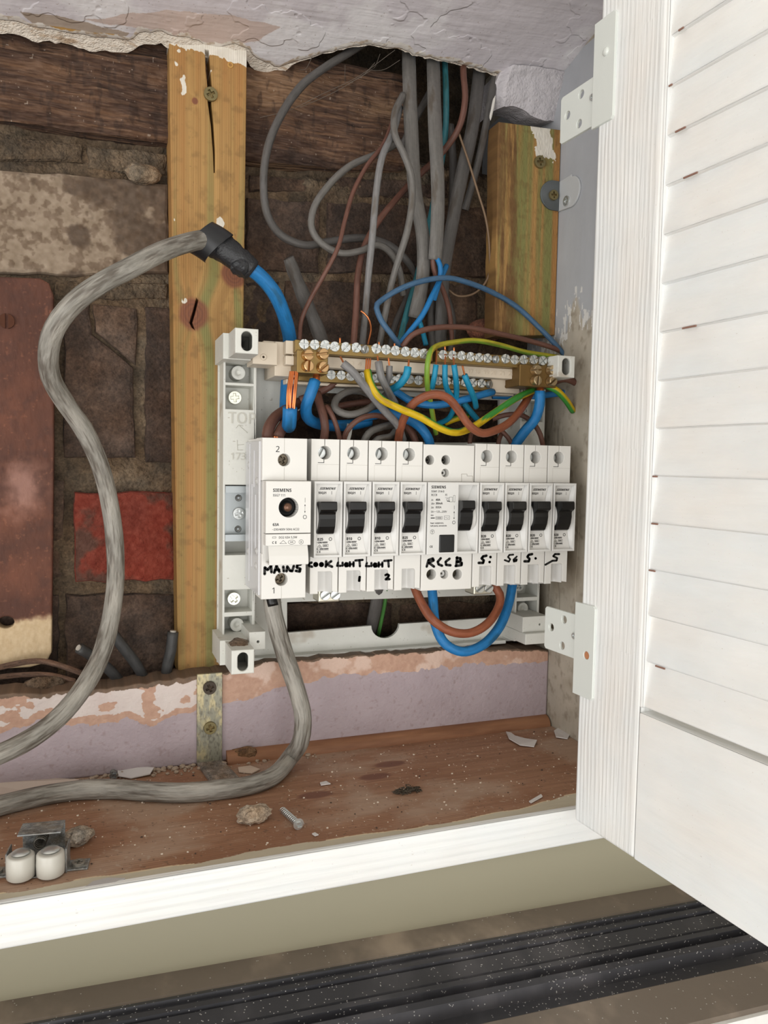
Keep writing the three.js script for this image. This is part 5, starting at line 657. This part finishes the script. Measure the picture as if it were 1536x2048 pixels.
wire('thick blue wire dropping into the residual current breaker', mBlue, 20, [[720, 838, 0.046], [770, 826, 0.05], [810, 836, 0.056], [838, 852, 0.062], [856, 876, 0.064], [862, 905, 0.06]], { radial: 14 });
wire('blue wire lying across below the lower terminal bar', mBlue, 15, [[778, 772, 0.052], [796, 786, 0.06], [825, 803, 0.066], [870, 810, 0.07], [925, 800, 0.07], [976, 786, 0.066], [985, 784, 0.062]]);
wire('thick blue tail hanging from the right terminal block', mBlue, 21, [[1080, 782, 0.074], [1079, 810, 0.074], [1070, 838, 0.07], [1050, 862, 0.064], [1028, 892, 0.058]], { name: 'supply_tail', radial: 14, copper: [{ w: 15, p: [[1080, 788, 0.074], [1081, 774, 0.072]] }] });
wire('blue wire behind the right terminal block', mBlue, 12, [[985, 792, 0.04], [1050, 794, 0.044], [1110, 788, 0.05], [1150, 782, 0.056]]);
wire('faded blue wire bending down beside the door edge', mDustyBlue, 15, [[1162, 776, 0.05], [1150, 784, 0.056], [1147, 806, 0.06], [1154, 836, 0.06]], {});
// greys from the bar
wire('light grey sheathed wire slanting from the upper bar to the breakers', mGreyLight, 16, [[686, 727, 0.084], [704, 742, 0.086], [735, 780, 0.084], [768, 820, 0.078], [795, 850, 0.07], [806, 880, 0.062]], { radial: 14, copper: [{ w: 4, p: [[690, 731, 0.084], [681, 714, 0.078]] }] });
wire('grey wire bending down from the middle of the upper bar', mGreyLight, 15, [[757, 724, 0.080], [762, 752, 0.082], [776, 782, 0.076], [790, 806, 0.066]], { copper: [{ w: 4, p: [[757, 728, 0.08], [755, 712, 0.077]] }] });
wire('short grey wire beside it, half hidden by the teal one', mGreyLight, 13, [[779, 732, 0.078], [778, 750, 0.078], [772, 772, 0.07]], { copper: [{ w: 4, p: [[779, 736, 0.078], [777, 716, 0.077]] }] });
wire('grey cable curled into an open loop under the bars', mGrey, 15, [[752, 796, 0.046], [722, 782, 0.05], [694, 784, 0.056], [672, 800, 0.06], [671, 818, 0.064], [695, 829, 0.066], [728, 822, 0.064], [754, 805, 0.056], [772, 790, 0.046]], { name: 'sheathed_cable', cat: 'cable' });
wire('upper grey cable loop just above the LIGHT breakers', mGrey, 15, [[784, 850, 0.05], [764, 854, 0.058], [738, 866, 0.064], [728, 884, 0.062], [730, 900, 0.056]], { name: 'sheathed_cable', cat: 'cable' });
wire('lower grey cable loop touching the LIGHT breakers', mGrey, 13, [[790, 862, 0.056], [782, 872, 0.06], [752, 880, 0.064], [742, 900, 0.06]], { name: 'sheathed_cable', cat: 'cable' });
wire('torn white strip of sheath above the first LIGHT breaker', std({ color: '#cfcdc8', roughness: 0.6 }), 14, [[700, 850, 0.056], [697, 866, 0.062], [690, 890, 0.064]], { flat: 0.2, name: 'sheath_strip', cat: 'strip' });
wire('long yellow-green earth wire looping below the bars', mStripe, 15, [[735, 742, 0.080], [740, 765, 0.084], [760, 796, 0.086], [795, 815, 0.087], [840, 834, 0.088], [880, 856, 0.088], [910, 865, 0.086], [942, 856, 0.082], [985, 828, 0.078], [1030, 798, 0.074], [1068, 780, 0.066]], { color: YG([0.7, 0.6, -0.1], [-0.2, 0.3, 1], 0.55, 0.85, 0.45), radial: 16, copper: [-4, 0, 4].map((d) => ({ w: 3.6, p: [[735 + d, 746, 0.081], [737 + d, 718, 0.077]] })) });
wire('short yellow-green wire going right from the end block', mStripe, 13, [[1094, 772, 0.072], [1112, 780, 0.074], [1130, 798, 0.072], [1146, 822, 0.066]], { color: YG([-0.5, -0.5, 0.2], [-0.5, -0.5, 0.2], 0, 1, 0.6) });
wire('dark yellow-green wire in the shadow under the brown arch', mStripe, 12, [[890, 846, 0.046], [910, 838, 0.05], [935, 832, 0.046]], { color: YG([0, 1, 0], [0, 1, 0.5]) });
// teal wires under the bars
const gT = 'teal wires hanging from the upper bar', teal = (label, list, cw, cp) => wire(label, mTeal, cw, list, { group: gT, copper: cp ? [{ w: 4, p: cp }] : undefined });
teal('thick teal wire curving left from the upper bar', [[816, 734, 0.080], [813, 750, 0.08], [800, 768, 0.076], [780, 780, 0.066]], 15, [[816, 738, 0.08], [818, 720, 0.077]]);
teal('first thin teal wire left of the copper-tipped ones', [[872, 730, 0.082], [869, 752, 0.082], [864, 776, 0.076]], 11, [[872, 734, 0.081], [873, 698, 0.072]]);
teal('second thin teal wire bending right at its foot', [[890, 730, 0.082], [890, 756, 0.082], [893, 776, 0.078], [906, 796, 0.07], [918, 812, 0.06]], 11, [[890, 734, 0.081], [891, 700, 0.072]]);
teal('third thin teal wire hanging straight behind the blue wire', [[908, 730, 0.082], [911, 752, 0.082], [913, 785, 0.074], [908, 815, 0.064], [896, 838, 0.054], [870, 850, 0.046]], 11, [[908, 734, 0.081], [907, 704, 0.072]]);
teal('fourth teal wire with bare copper above it', [[929, 750, 0.082], [938, 772, 0.08], [948, 796, 0.074], [952, 814, 0.066]], 12, [[930, 754, 0.082], [925, 732, 0.079]]);
teal('teal wire slanting down to the right in the dark', [[928, 806, 0.05], [940, 822, 0.05], [954, 838, 0.046]], 12, null);
// bare copper ends standing above the upper bars
for (const [a, b] of [[680, 682], [758, 690], [789, 693], [872, 697], [890, 699], [908, 701]]) tag(mesh('copper_tip', sweep([W(a, b + 12, 0.0705), W(a, b - 6, 0.0705)], 0.0007, undefined, { radial: 8 }), mCopper), ['bare copper end above the upper bar near its left block', 'bare copper end above the upper bar left of the hooked blue wire', 'bare copper end above the upper bar under the hooked blue wire', 'first copper end right of the yellow-green wire', 'middle copper end right of the yellow-green wire', 'third copper end right of the yellow-green wire'][[680, 758, 789, 872, 890, 908].indexOf(a)], 'wire end', 'bare copper ends above the bars');
// browns
wire('terracotta brown wire arching high then dipping below the end block', mTerra, 17, [[795, 900, 0.062], [799, 866, 0.068], [808, 836, 0.076], [826, 808, 0.086], [850, 793, 0.092], [874, 789, 0.094], [898, 798, 0.094], [918, 822, 0.094], [938, 850, 0.094], [962, 866, 0.092], [992, 860, 0.088], [1022, 842, 0.08], [1046, 812, 0.07], [1062, 784, 0.058]], { radial: 16 });
const gM = 'thick brown tails into the main switch';
wire('outer thick brown tail bent over the main switch', mBrown, 23, [[600, 805, 0.04], [572, 820, 0.05], [548, 838, 0.06], [536, 862, 0.066], [535, 878, 0.066]], { group: gM, radial: 14, name: 'supply_tail', copper: [-5, 0, 5].map((d) => ({ w: 6, p: [[535 + d, 874, 0.066], [536 + d, 892, 0.064]] })) });
wire('inner thick brown tail behind the cut blue end', mBrown, 23, [[592, 830, 0.046], [575, 842, 0.056], [562, 860, 0.064], [555, 876, 0.068]], { group: gM, radial: 14, name: 'supply_tail', copper: [-5, 0, 5].map((d) => ({ w: 6, p: [[555 + d, 872, 0.068], [553 + d, 890, 0.066]] })) });
wire('thick brown wire dropping to the COOK breaker', mBrown, 17, [[634, 786, 0.056], [640, 810, 0.062], [648, 838, 0.066], [650, 862, 0.066], [644, 895, 0.06]]);
wire('thin brown wire beside it with pale scuffs', mBrown, 10, [[652, 812, 0.062], [664, 830, 0.066], [674, 856, 0.066], [683, 895, 0.062]]);
wire('brown wire sloping up behind the left block', mBrown, 15, [[600, 800, 0.044], [630, 788, 0.046], [655, 776, 0.05], [672, 764, 0.05]]);
wire('brown wire arching over to the LIGHT breakers', mBrown, 11, [[684, 898, 0.06], [694, 862, 0.066], [716, 840, 0.068], [745, 831, 0.066], [778, 836, 0.06]]);
wire('brown wire lying flat in the shadow behind the curled loop', mBrown, 13, [[640, 826, 0.042], [680, 812, 0.042], [745, 802, 0.042]]);
wire('brown wire falling behind the blue one into the residual current breaker', mBrown, 15, [[812, 850, 0.05], [826, 870, 0.056], [836, 902, 0.056]]);
wire('thin brown wire over the right-hand breakers', mBrown, 10, [[985, 838, 0.046], [1012, 830, 0.05], [1042, 830, 0.054], [1066, 846, 0.058], [1080, 868, 0.06], [1088, 902, 0.058]]);
wire('short brown wire into the first S breaker', mBrown, 9, [[944, 862, 0.052], [940, 880, 0.056], [939, 905, 0.056]]);
wire('short brown wire into the S6 breaker', mBrown, 9, [[1006, 862, 0.052], [998, 880, 0.056], [995, 905, 0.056]]);
wire('short brown wire crossing to the third S breaker', mBrown, 9, [[1004, 862, 0.056], [1018, 878, 0.058], [1030, 905, 0.056]]);
wire('brown wire leaving the end block towards the door', mBrown, 13, [[1108, 764, 0.062], [1128, 758, 0.066], [1148, 764, 0.066], [1166, 780, 0.062]]);
wire('brown loop peeping out beside the door edge', mTerra, 17, [[1172, 806, 0.06], [1162, 828, 0.066], [1164, 850, 0.068], [1174, 866, 0.066]]);
// under the breakers
wire('blue wire loop hanging below the breakers', mBlue, 20, [[862, 1160, 0.064], [866, 1200, 0.07], [870, 1245, 0.076], [888, 1285, 0.08], [922, 1303, 0.082], [962, 1292, 0.08], [996, 1258, 0.074], [1016, 1212, 0.066], [1028, 1150, 0.058]], { radial: 14 });
wire('brown wire loop hanging below the breakers', mTerra, 18, [[826, 1165, 0.064], [840, 1200, 0.07], [866, 1240, 0.078], [902, 1263, 0.082], [940, 1266, 0.082], [974, 1248, 0.08], [997, 1214, 0.074], [1000, 1190, 0.07], [984, 1166, 0.066]], { radial: 14 });
wire('grey cable with green core rising behind the bottom cut-out', mGreyDark, 26, [[728, 1300, 0.006], [742, 1255, 0.016], [752, 1210, 0.024], [760, 1150, 0.03]], { ...sheath, flat: 0.6, extra: (t) => mesh('green_core', sweep([[752, 1290, 0.012], [762, 1245, 0.02], [770, 1205, 0.026], [776, 1150, 0.03]].map(([a, b, z]) => W(a, b, z)), 0.0013), wireMat('#4b8a3c'), t) });
// busbar clamps
for (const [label, a, b, z] of [['small brass clamp with two screws below the COOK breaker', 656, 1192, 0.072], ['small brass clamp with two screws below the first S breaker', 964, 1178, 0.07]]) { const t = thing('busbar_clamp', label, 'clamp', 'busbar clamps'), p = W(a, b, z); mesh('clamp_body', [rbox(p.x - 0.0062, p.x + 0.0078, p.y - 0.0040, p.y + 0.0042, z - 0.014, z, 0.0012)], std({ color: '#c9c4b4', metalness: 0.7, roughness: 0.32 }), t); for (const dx of [-0.0022, 0.0044]) { const m = mesh('clamp_screw', screwHead(0.0032, 0.0022, 'slot'), mSteel, t); m.position.set(p.x + dx, p.y + 0.0008, z); m.rotation.z = 0.6; } }
tag(mesh('busbar_cover', boxUV(rbox(0.006, 0.066, -0.0475, -0.0448, 0.05, 0.069, 0.0006), 0.06), mDeviceInner), 'pale plastic busbar cover under the four left breakers', 'busbar');

// the two heavy grey service cables
function heavy(name, label, pts, r, extra) { const t = thing(name, label, 'cable'); mesh('sheath', sweep(pts, r, undefined, { radial: 20, step: 0.004, wobble: 0.07 }), mCable, t); extra?.(t); return t; }
heavy('service_cable', 'heavy grey cable looping down the left of the wall into black tape', [W(440, 486, 0.066), W(415, 479, 0.072), W(370, 487, 0.084), W(320, 505, 0.094), W(262, 535, 0.104), W(200, 568, 0.110), W(148, 606, 0.110), W(110, 655, 0.104), W(97, 705, 0.094), W(102, 755, 0.082), W(130, 805, 0.070), W(168, 860, 0.060), W(200, 930, 0.050), W(220, 1010, 0.042), W(230, 1090, 0.040), W(231, 1160, 0.044), W(222, 1235, 0.052), W(202, 1310, 0.064), W(165, 1378, 0.078), W(115, 1437, 0.090), W(60, 1478, 0.098), W(0, 1508, 0.104), W(-80, 1535, 0.108), W(-200, 1560, 0.110), V(-0.32, -0.150, 0.11), V(-0.42, -0.151, 0.10), V(-0.60, -0.151, 0.09)], 0.0052);
const RS = 0.0054, on = (a, b) => { const p = WY(a, b, SHELF + RS); return p; };
heavy('service_cable', 'heavy grey cable dropping from the main switch and lying along the shelf', [W(543, 1190, 0.066), W(547, 1225, 0.068), W(556, 1262, 0.070), W(570, 1310, 0.072), W(584, 1350, 0.074), W(598, 1395, 0.076), W(606, 1435, 0.078), W(602, 1480, 0.082), on(582, 1522).setY(-0.149), on(545, 1553), on(500, 1570), on(440, 1579), on(370, 1585), on(300, 1583), on(230, 1578), on(160, 1580), on(90, 1590), on(20, 1606), on(-70, 1630), on(-200, 1660), V(-0.32, SHELF + RS, 0.125), V(-0.45, SHELF + RS, 0.12), V(-0.61, SHELF + RS, 0.11)], RS,
  (t) => { mesh('black_core', sweep([W(541, 1172, 0.066), W(543, 1196, 0.069), W(546, 1212, 0.070)], 0.0036, undefined, { radial: 12 }), mBlack, t); });
{ // black tape wrapped round the end of the upper cable, its loose lap standing open
  const t = thing('insulating_tape', 'crumpled black insulating tape joining grey cable and blue tail', 'tape');
  const pts = [[418, 480, 0.070], [440, 492, 0.071], [465, 510, 0.073], [488, 528, 0.074], [506, 543, 0.074]].map(([a, b, z]) => W(a, b, z)), c = new THREE.CatmullRomCurve3(pts), fr = c.computeFrenetFrames(24);
  mesh('wrapping', sheet(24, 24, (u, v) => { const i = Math.round(u * 24), a = v * 6.2832, r = 0.0088 * (1 - 0.28 * u) * (1 + 0.22 * (fbm(Math.cos(a) * 1.6 + 9, u * 9 + Math.sin(a) * 1.6, 3) - 0.5)) * (u > 0.97 ? 0.75 : 1); return c.getPointAt(u).addScaledVector(fr.normals[i], Math.cos(a) * r).addScaledVector(fr.binormals[i], Math.sin(a) * r); }), mTape, t);
  mesh('loose_lap', sheet(10, 16, (u, v) => { const a = v * 4.4 + 0.6, r = 0.0094 + 0.002 * v, p = c.getPointAt(u * 0.45), T = c.getTangentAt(0.1); return p.addScaledVector(T, -0.006 + 0.004 * Math.sin(v * 5)).addScaledVector(fr.normals[2], Math.cos(a) * r).addScaledVector(fr.binormals[2], Math.sin(a) * r); }), std({ color: '#222326', roughness: 0.4, side: THREE.DoubleSide }), t);
  mesh('end_knot', lump(0.0078, 0.007, 0.007, 14, 0.4), mTape, t).position.copy(W(484, 530, 0.074));
}
// cut black cable ends behind the plinth
const gC = 'cut black cable ends';
for (const [label, pts] of [['cut black cable end pointing left with pale core, nearest the heavy cable', [[158, 1296, 0.040], [185, 1312, 0.036], [215, 1336, 0.03], [248, 1372, 0.02]]], ['cut black cable end crossing behind the heavy cable, middle of three', [[226, 1268, 0.034], [246, 1294, 0.032], [272, 1328, 0.028], [296, 1372, 0.02]]], ['upright cut black cable end against the ochre batten', [[346, 1264, 0.030], [342, 1300, 0.03], [335, 1330, 0.028], [330, 1372, 0.022]]]]) {
  const v = pts.map(([a, b, z]) => W(a, b, z)), t = thing('cable_stub', label, 'cable', gC), r = metres(11, v[1]); mesh('sheath', sweep(v, r, undefined, { radial: 14, step: 0.003, wobble: 0.06 }), mCableBlack, t);
  const d = v[0].clone().sub(v[1]).normalize(), m = mesh('core', new THREE.CylinderGeometry(r * 0.55, r * 0.55, 0.0012, 14), std({ color: '#b9b2a8', roughness: 0.5 }), t); m.position.copy(v[0]).addScaledVector(d, 0.0003); m.quaternion.setFromUnitVectors(V(0, 1, 0), d);
}

// ---------------------------------------------------------------- brackets, catch and debris on the shelf
{ // angle bracket holding the plinth
  const t = thing('angle_bracket', 'tarnished steel angle bracket screwed to the lilac plinth', 'bracket');
  const tex = colorTex(128, 256, (u, v) => { const a = fbm(u * 5, v * 9, 5), b = fbm(u * 20, v * 30, 3); let c = mix3([150, 148, 132], [196, 184, 146], smooth(0.4, 0.7, a)); return mix3(c, [72, 66, 58], smooth(0.45, 0.95, b) * 0.5); }), m = std({ map: tex, metalness: 0.55, roughness: 0.5 });
  const a = W(394, 1349, 0.047), b = W(445, 1349, 0.047), y0 = SHELF + 0.001; mesh('upright_leaf', rectUV(rbox(a.x, b.x, y0, a.y, 0.0452, 0.0472, 0.0004), 'x', [a.x, b.x], 'y', [y0, a.y]), m, t);
  const f1 = WY(425, 1567, SHELF + 0.002), f2 = WY(482, 1558, SHELF + 0.002), s = shapeOf([[a.x, -0.0455], [b.x, -0.0455], [f2.x, -f2.z], [f1.x, -f1.z]]), foot = extrude(s, 0, 0.002, 0.0003).rotateX(-Math.PI / 2).translate(0, SHELF, 0);
  mesh('foot_leaf', rectUV(foot, 'x', [a.x, f2.x], 'z', [0.045, 0.08]), BR('#cbbcae', { bumpScale: 0.0008, metalness: 0.1 }), t);
  fixedScrew(t, 419, 1375, 0.0472, 26, BR('#8a7868', { metalness: 0.3, bumpScale: 0.0003 }), 'cross', 0.4); fixedScrew(t, 420, 1455, 0.0472, 25, mYellowScrew, 'cross', 0.2);
}
{ // twin roller catch
  const o = WY(75, 1752, SHELF), t = thing('roller_catch', 'metal twin roller catch with two white rollers on the shelf', 'catch'); t.position.copy(o); t.rotation.y = -0.12; t.userData.placed = true;
  const u = 0.0272 / 110; // metres per measured pixel there
  mesh('cage', [rbox(-0.0105, 0.0095, 0, 0.0008, -0.020, 0.002, 0.0003), rbox(-0.0100, 0.0090, 0.0158, 0.0166, -0.019, -0.0070, 0.0003), rbox(-0.0100, 0.0090, 0.0005, 0.0166, -0.0195, -0.0187, 0.0003), rbox(-0.0135, -0.0127, 0, 0.0115, -0.010, 0.0, 0.0003), rbox(0.0118, 0.0126, 0, 0.0115, -0.010, 0.0, 0.0003)], mZinc, t);
  for (const x of [-0.0068, 0.0058]) { const r = mesh('roller', new THREE.LatheGeometry([[0, 0.0004], [0.0048, 0.0004], [0.0060, 0.0014], [0.0062, 0.006], [0.0060, 0.0108], [0.0050, 0.0116], [0, 0.0118]].map((p) => new THREE.Vector2(...p)), 28), std({ color: '#c4c1b8', roughness: 0.35 }), t); r.position.set(x, 0, 0.001); const c = mesh('pin_cap', new THREE.SphereGeometry(0.0046, 20, 10, 0, 6.2832, 0, 1.1).scale(1, 0.55, 1), mSteel, t); c.position.set(x, 0.0112, 0.001); }
  const coil = []; for (let i = 0; i <= 60; i++) { const a = i * 0.63; coil.push(V(0.0024 * Math.cos(a), 0.0125 + 0.0024 * Math.sin(a), -0.0145 + i * 0.00016)); } mesh('spring', new THREE.TubeGeometry(new THREE.CatmullRomCurve3(coil), 160, 0.0004, 6), std({ color: '#55524c', metalness: 0.8, roughness: 0.4 }), t);
  for (const [x0, x1] of [[-0.0245, -0.0130], [0.0122, 0.0215]]) { mesh('fixing_ear', rbox(x0, x1, 0, 0.0009, -0.0105, -0.001, 0.0004), mZinc, t); const s = mesh('screw', screwHead(0.003, 0.0014, 'cross').rotateX(-Math.PI / 2), std({ color: '#8f8b82', metalness: 0.5, roughness: 0.4 }), t); s.position.set((x0 + x1) / 2, 0.0008, -0.0055); }
}
{ // loose countersunk screws
  const loose = (label, hx, hy, tx, ty, r, mat) => { const h = WY(hx, hy, SHELF + r), e = WY(tx, ty, SHELF + r * 0.45), t = thing('loose_screw', label, 'screw'), d = e.clone().sub(h), L = d.length(); t.userData.placed = true; t.position.copy(h); t.quaternion.setFromUnitVectors(V(0, 0, -1), d.normalize());
    const s = new THREE.Shape(); s.absarc(0, 0, r, 0, 6.2832); s.holes.push(holeRect(-r * 0.34, r * 0.34, -r * 0.34, r * 0.34)); mesh('head', [extrude(s, -0.0012, 0, 0.0002, 20), new THREE.CylinderGeometry(r * 0.98, r * 0.45, 0.0024, 20).rotateX(Math.PI / 2).translate(0, 0, -0.0024)], mat, t);
    const th = []; for (let i = 0; i <= 120; i++) { const a = i * 0.55, z = -0.0035 - (L - 0.0035) * i / 120; th.push(V(r * 0.5 * Math.cos(a), r * 0.5 * Math.sin(a), z)); } mesh('thread', [new THREE.CylinderGeometry(r * 0.42, r * 0.2, L - 0.003, 12).rotateX(Math.PI / 2).translate(0, 0, -0.003 - (L - 0.003) / 2), new THREE.TubeGeometry(new THREE.CatmullRomCurve3(th), 300, 0.0003, 5)], mat, t); };
  loose('bright loose screw with square-drive head lying on the shelf', 599, 1650, 565, 1620, 0.0030, mSteel); loose('dull loose screw behind the heavy cable on the shelf', 228, 1552, 224, 1536, 0.0026, mZinc);
}
{ // pieces of plaster and flakes of paint
  const chunk = (label, px, py, a, b, c, seed, mat, turn = 0) => { const m = tag(mesh('plaster_chunk', lump(a, b, c, seed, 0.45), mat), label, 'rubble', 'plaster chunks on the shelf'), p = WY(px, py, SHELF); m.position.set(p.x, SHELF + b * 0.72, p.z); m.rotation.y = turn; };
  chunk('pale chunk of plaster beside the bright loose screw', 508, 1642, 0.0095, 0.0052, 0.0058, 21, mRubble, 0.1); chunk('pale chunk of plaster beside the roller catch', 157, 1688, 0.0078, 0.0048, 0.0058, 33, mRubble, 0.5); chunk('brown chunk of plaster against the plinth by the angle bracket', 486, 1520, 0.0086, 0.0052, 0.0045, 47, BR('#c89a70'), -0.3);
  const flake = (label, pts, lift, mat = mFlake) => { const c = pts.map(([a, b]) => WY(a, b, SHELF + 0.0006)), ctr = c.reduce((s, p) => s.add(p), V(0, 0, 0)).multiplyScalar(1 / c.length); const g = extrude(shapeOf(c.map((p) => [p.x - ctr.x, -(p.z - ctr.z)])), 0, 0.0006).rotateX(-Math.PI / 2), p = g.attributes.position; for (let i = 0; i < p.count; i++) p.setY(i, p.getY(i) + lift * Math.pow(Math.abs(p.getX(i)) / 0.012, 2)); g.computeVertexNormals(); const m = tag(mesh('paint_flake', boxUV(g, 0.05), mat), label, 'paint flake', 'paint flakes on the shelf'); m.position.copy(ctr).setY(SHELF + 0.0004); };
  const mFlake = std({ color: '#d9d5d3', roughness: 0.6, side: THREE.DoubleSide });
  flake('large curled white paint flake at the right of the shelf', [[1012, 1464], [1018, 1480], [1040, 1492], [1068, 1494], [1074, 1484], [1050, 1478], [1030, 1472], [1022, 1466]], 0.002); flake('white paint flake by the right cheek', [[1108, 1462], [1122, 1454], [1130, 1462], [1141, 1468], [1135, 1478], [1112, 1476]], 0.001);
  flake('white plaster flake behind the heavy cable near the dull screw', [[234, 1540], [268, 1532], [308, 1542], [300, 1552], [262, 1557], [236, 1556]], 0.002); flake('big pale flake of plaster at the left end of the shelf', [[-40, 1575], [20, 1562], [78, 1552], [120, 1560], [158, 1566], [120, 1574], [60, 1584], [-40, 1600]], 0.0004, std({ color: '#c9b9ac', roughness: 0.8 }));
  flake('thin pale flake by the foot of the angle bracket', [[476, 1536], [500, 1532], [520, 1540], [505, 1547], [478, 1545]], 0.001, std({ color: '#cbb8a6', roughness: 0.8 })); flake('small white chip above the bright loose screw', [[640, 1566], [652, 1563], [661, 1568], [642, 1571]], 0.001); flake('small white chip right of the bright loose screw', [[624, 1668], [630, 1666], [637, 1670], [630, 1672]], 0.001);
  flake('white chip lying on the bead by the plinth', [[718, 1476], [736, 1476], [741, 1482], [724, 1484]], 0.001);
  flake('sliver of white paint near the front lip on the right', [[1058, 1604], [1082, 1590], [1085, 1594], [1062, 1607]], 0.001);
  flake('grey film of old paint by the front lip on the left', [[170, 1776], [186, 1764], [215, 1757], [250, 1758], [230, 1766]], 0.0002, std({ color: '#bdb9b8', roughness: 0.5 }));
  // fluff
  const r = rng(9), p0 = WY(815, 1584, SHELF), strands = []; for (let i = 0; i < 60; i++) { const q = []; const bx = (r() - 0.5) * 0.015, bz = (r() - 0.5) * 0.006; for (let k = 0; k < 4; k++) q.push(V(p0.x + bx + (r() - 0.5) * 0.005, SHELF + 0.0003 + r() * 0.0035 * (1 - Math.abs(bx) / 0.009), p0.z + bz + (r() - 0.5) * 0.003)); strands.push(new THREE.TubeGeometry(new THREE.CatmullRomCurve3(q), 6, 0.00022, 4)); }
  tag(mesh('dust_clump', strands, std({ color: '#4f473c', roughness: 1 })), 'dark clump of fluff and grit in the middle of the shelf', 'fluff');
  // crumbs nobody could count
  const crumb = (n, seed, mat, where, size, label, name) => { const q = rng(seed), inst = new THREE.InstancedMesh(lump(1, 0.6, 0.9, seed, 0.5, 1), mat, n), M = new THREE.Matrix4(), Q = new THREE.Quaternion(); for (let i = 0; i < n; i++) { const s = size * (0.35 + q() * q() * 1.5), p = where(q); Q.setFromEuler(new THREE.Euler(0, q() * 6.28, 0)); M.compose(V(p.x, p.y + s * 0.35, p.z), Q, V(s, s, s)); inst.setMatrixAt(i, M); } inst.name = name; inst.userData.kind = 'stuff'; scene.add(inst); tag(inst, label, 'crumbs'); inst.castShadow = inst.receiveShadow = true; };
  crumb(420, 3, std({ color: '#ddd0bf', roughness: 0.9 }), (q) => V(lerp(-0.19, 0.185, q()), SHELF, lerp(0.053, 0.162, q())), 0.00045, 'scattered pale plaster crumbs over the shelf', 'pale_crumbs');
  crumb(110, 4, std({ color: '#4a3c32', roughness: 0.9 }), (q) => V(lerp(-0.19, 0.185, q()), SHELF, lerp(0.053, 0.162, q())), 0.00045, 'scattered dark grit over the shelf', 'dark_grit');
  crumb(260, 5, std({ color: '#a89684', roughness: 0.95 }), (q) => { const x = lerp(-0.16, 0.02, q()); return V(x, SHELF, 0.0465 + q() * q() * 0.016); }, 0.0014, 'rubble crumbs heaped along the foot of the plinth', 'rubble_crumbs');
  crumb(200, 6, std({ color: '#84715f', roughness: 0.95 }), (q) => { const x = lerp(-0.2, -0.03, q()), y = -0.1045 + 0.02 * (q() - 0.9) * 0.4; return V(x, lerp(-0.112, -0.1035, smooth(-0.2, -0.03, x)), 0.026 + q() * 0.016); }, 0.0018, 'dirt and mortar crumbs along the top of the plinth', 'ledge_dirt');
}
{ // springy brown straps and a mortar lump in the gap under the meter board
  const st = (label, list, w) => tag(mesh('metal_strap', sweep(list.map(([a, b, z]) => W(a, b, z)), metres(w / 2, W(list[0][0], list[0][1], 0.02)), 0.0008, { radial: 10, step: 0.003 }), BR('#9c7a66', { bumpScale: 0.0004 })), label, 'strap', 'brown straps under the meter board');
  st('upper brown strap bent under the meter board', [[-60, 1352, 0.016], [20, 1330, 0.022], [80, 1322, 0.024], [130, 1334, 0.024], [176, 1352, 0.022]], 12); st('lower brown strap under the meter board', [[-60, 1362, 0.02], [40, 1350, 0.024], [100, 1350, 0.026], [150, 1362, 0.026]], 11);
  const m = tag(mesh('mortar_lump', lump(0.011, 0.006, 0.006, 61, 0.5), BR('#9b8672')), 'loose lump of mortar on the ledge under the meter board', 'rubble'); m.position.copy(W(86, 1372, 0.028));
  const m2 = tag(mesh('mortar_lump', lump(0.011, 0.0058, 0.007, 71, 0.3), BR('#b09a80')), 'rounded lump of mortar stuck on the wall left of the batten', 'rubble'); m2.position.copy(W(286, 348, 0.008));
  const dm = tag(mesh('mortar_lump', lump(0.006, 0.003, 0.008, 75, 0.5), BR('#a48f7c')), 'crumbling dirt on top of the lower left corner post', 'rubble'); dm.position.copy(W(478, 1288, 0.07));
}
{ // cobweb in the hole
  const r = rng(31), a = []; for (const [p, q] of [[[790, 100], [640, 190]], [[760, 108], [740, 140]], [[800, 120], [735, 140]], [[740, 142], [600, 215]], [[640, 190], [520, 235]], [[750, 125], [700, 165]], [[690, 130], [690, 165]], [[625, 112], [600, 140]]]) { const u = W(...p, 0.04), v = W(...q, 0.022), m = u.clone().lerp(v, 0.5); m.y -= 0.0015 + r() * 0.002; a.push(new THREE.TubeGeometry(new THREE.CatmullRomCurve3([u, m, v]), 10, 0.00016, 4)); }
  const m = tag(mesh('cobweb', a, std({ color: '#6b6259', roughness: 1 })), 'grey cobweb strands hanging in the hole in the plaster', 'cobweb'); m.userData.kind = 'stuff';
}

// ---------------------------------------------------------------- groups sit at their thing's base
for (const o of [...scene.children]) {
  if (!o.isGroup || o.rotation.y !== 0 || o.userData.placed) continue;
  o.updateMatrixWorld(true); const b = new THREE.Box3().setFromObject(o), base = V((b.min.x + b.max.x) / 2, b.min.y, (b.min.z + b.max.z) / 2);
  o.position.add(base); for (const k of o.children) k.position.sub(base);
}
renderer.render(scene, camera);
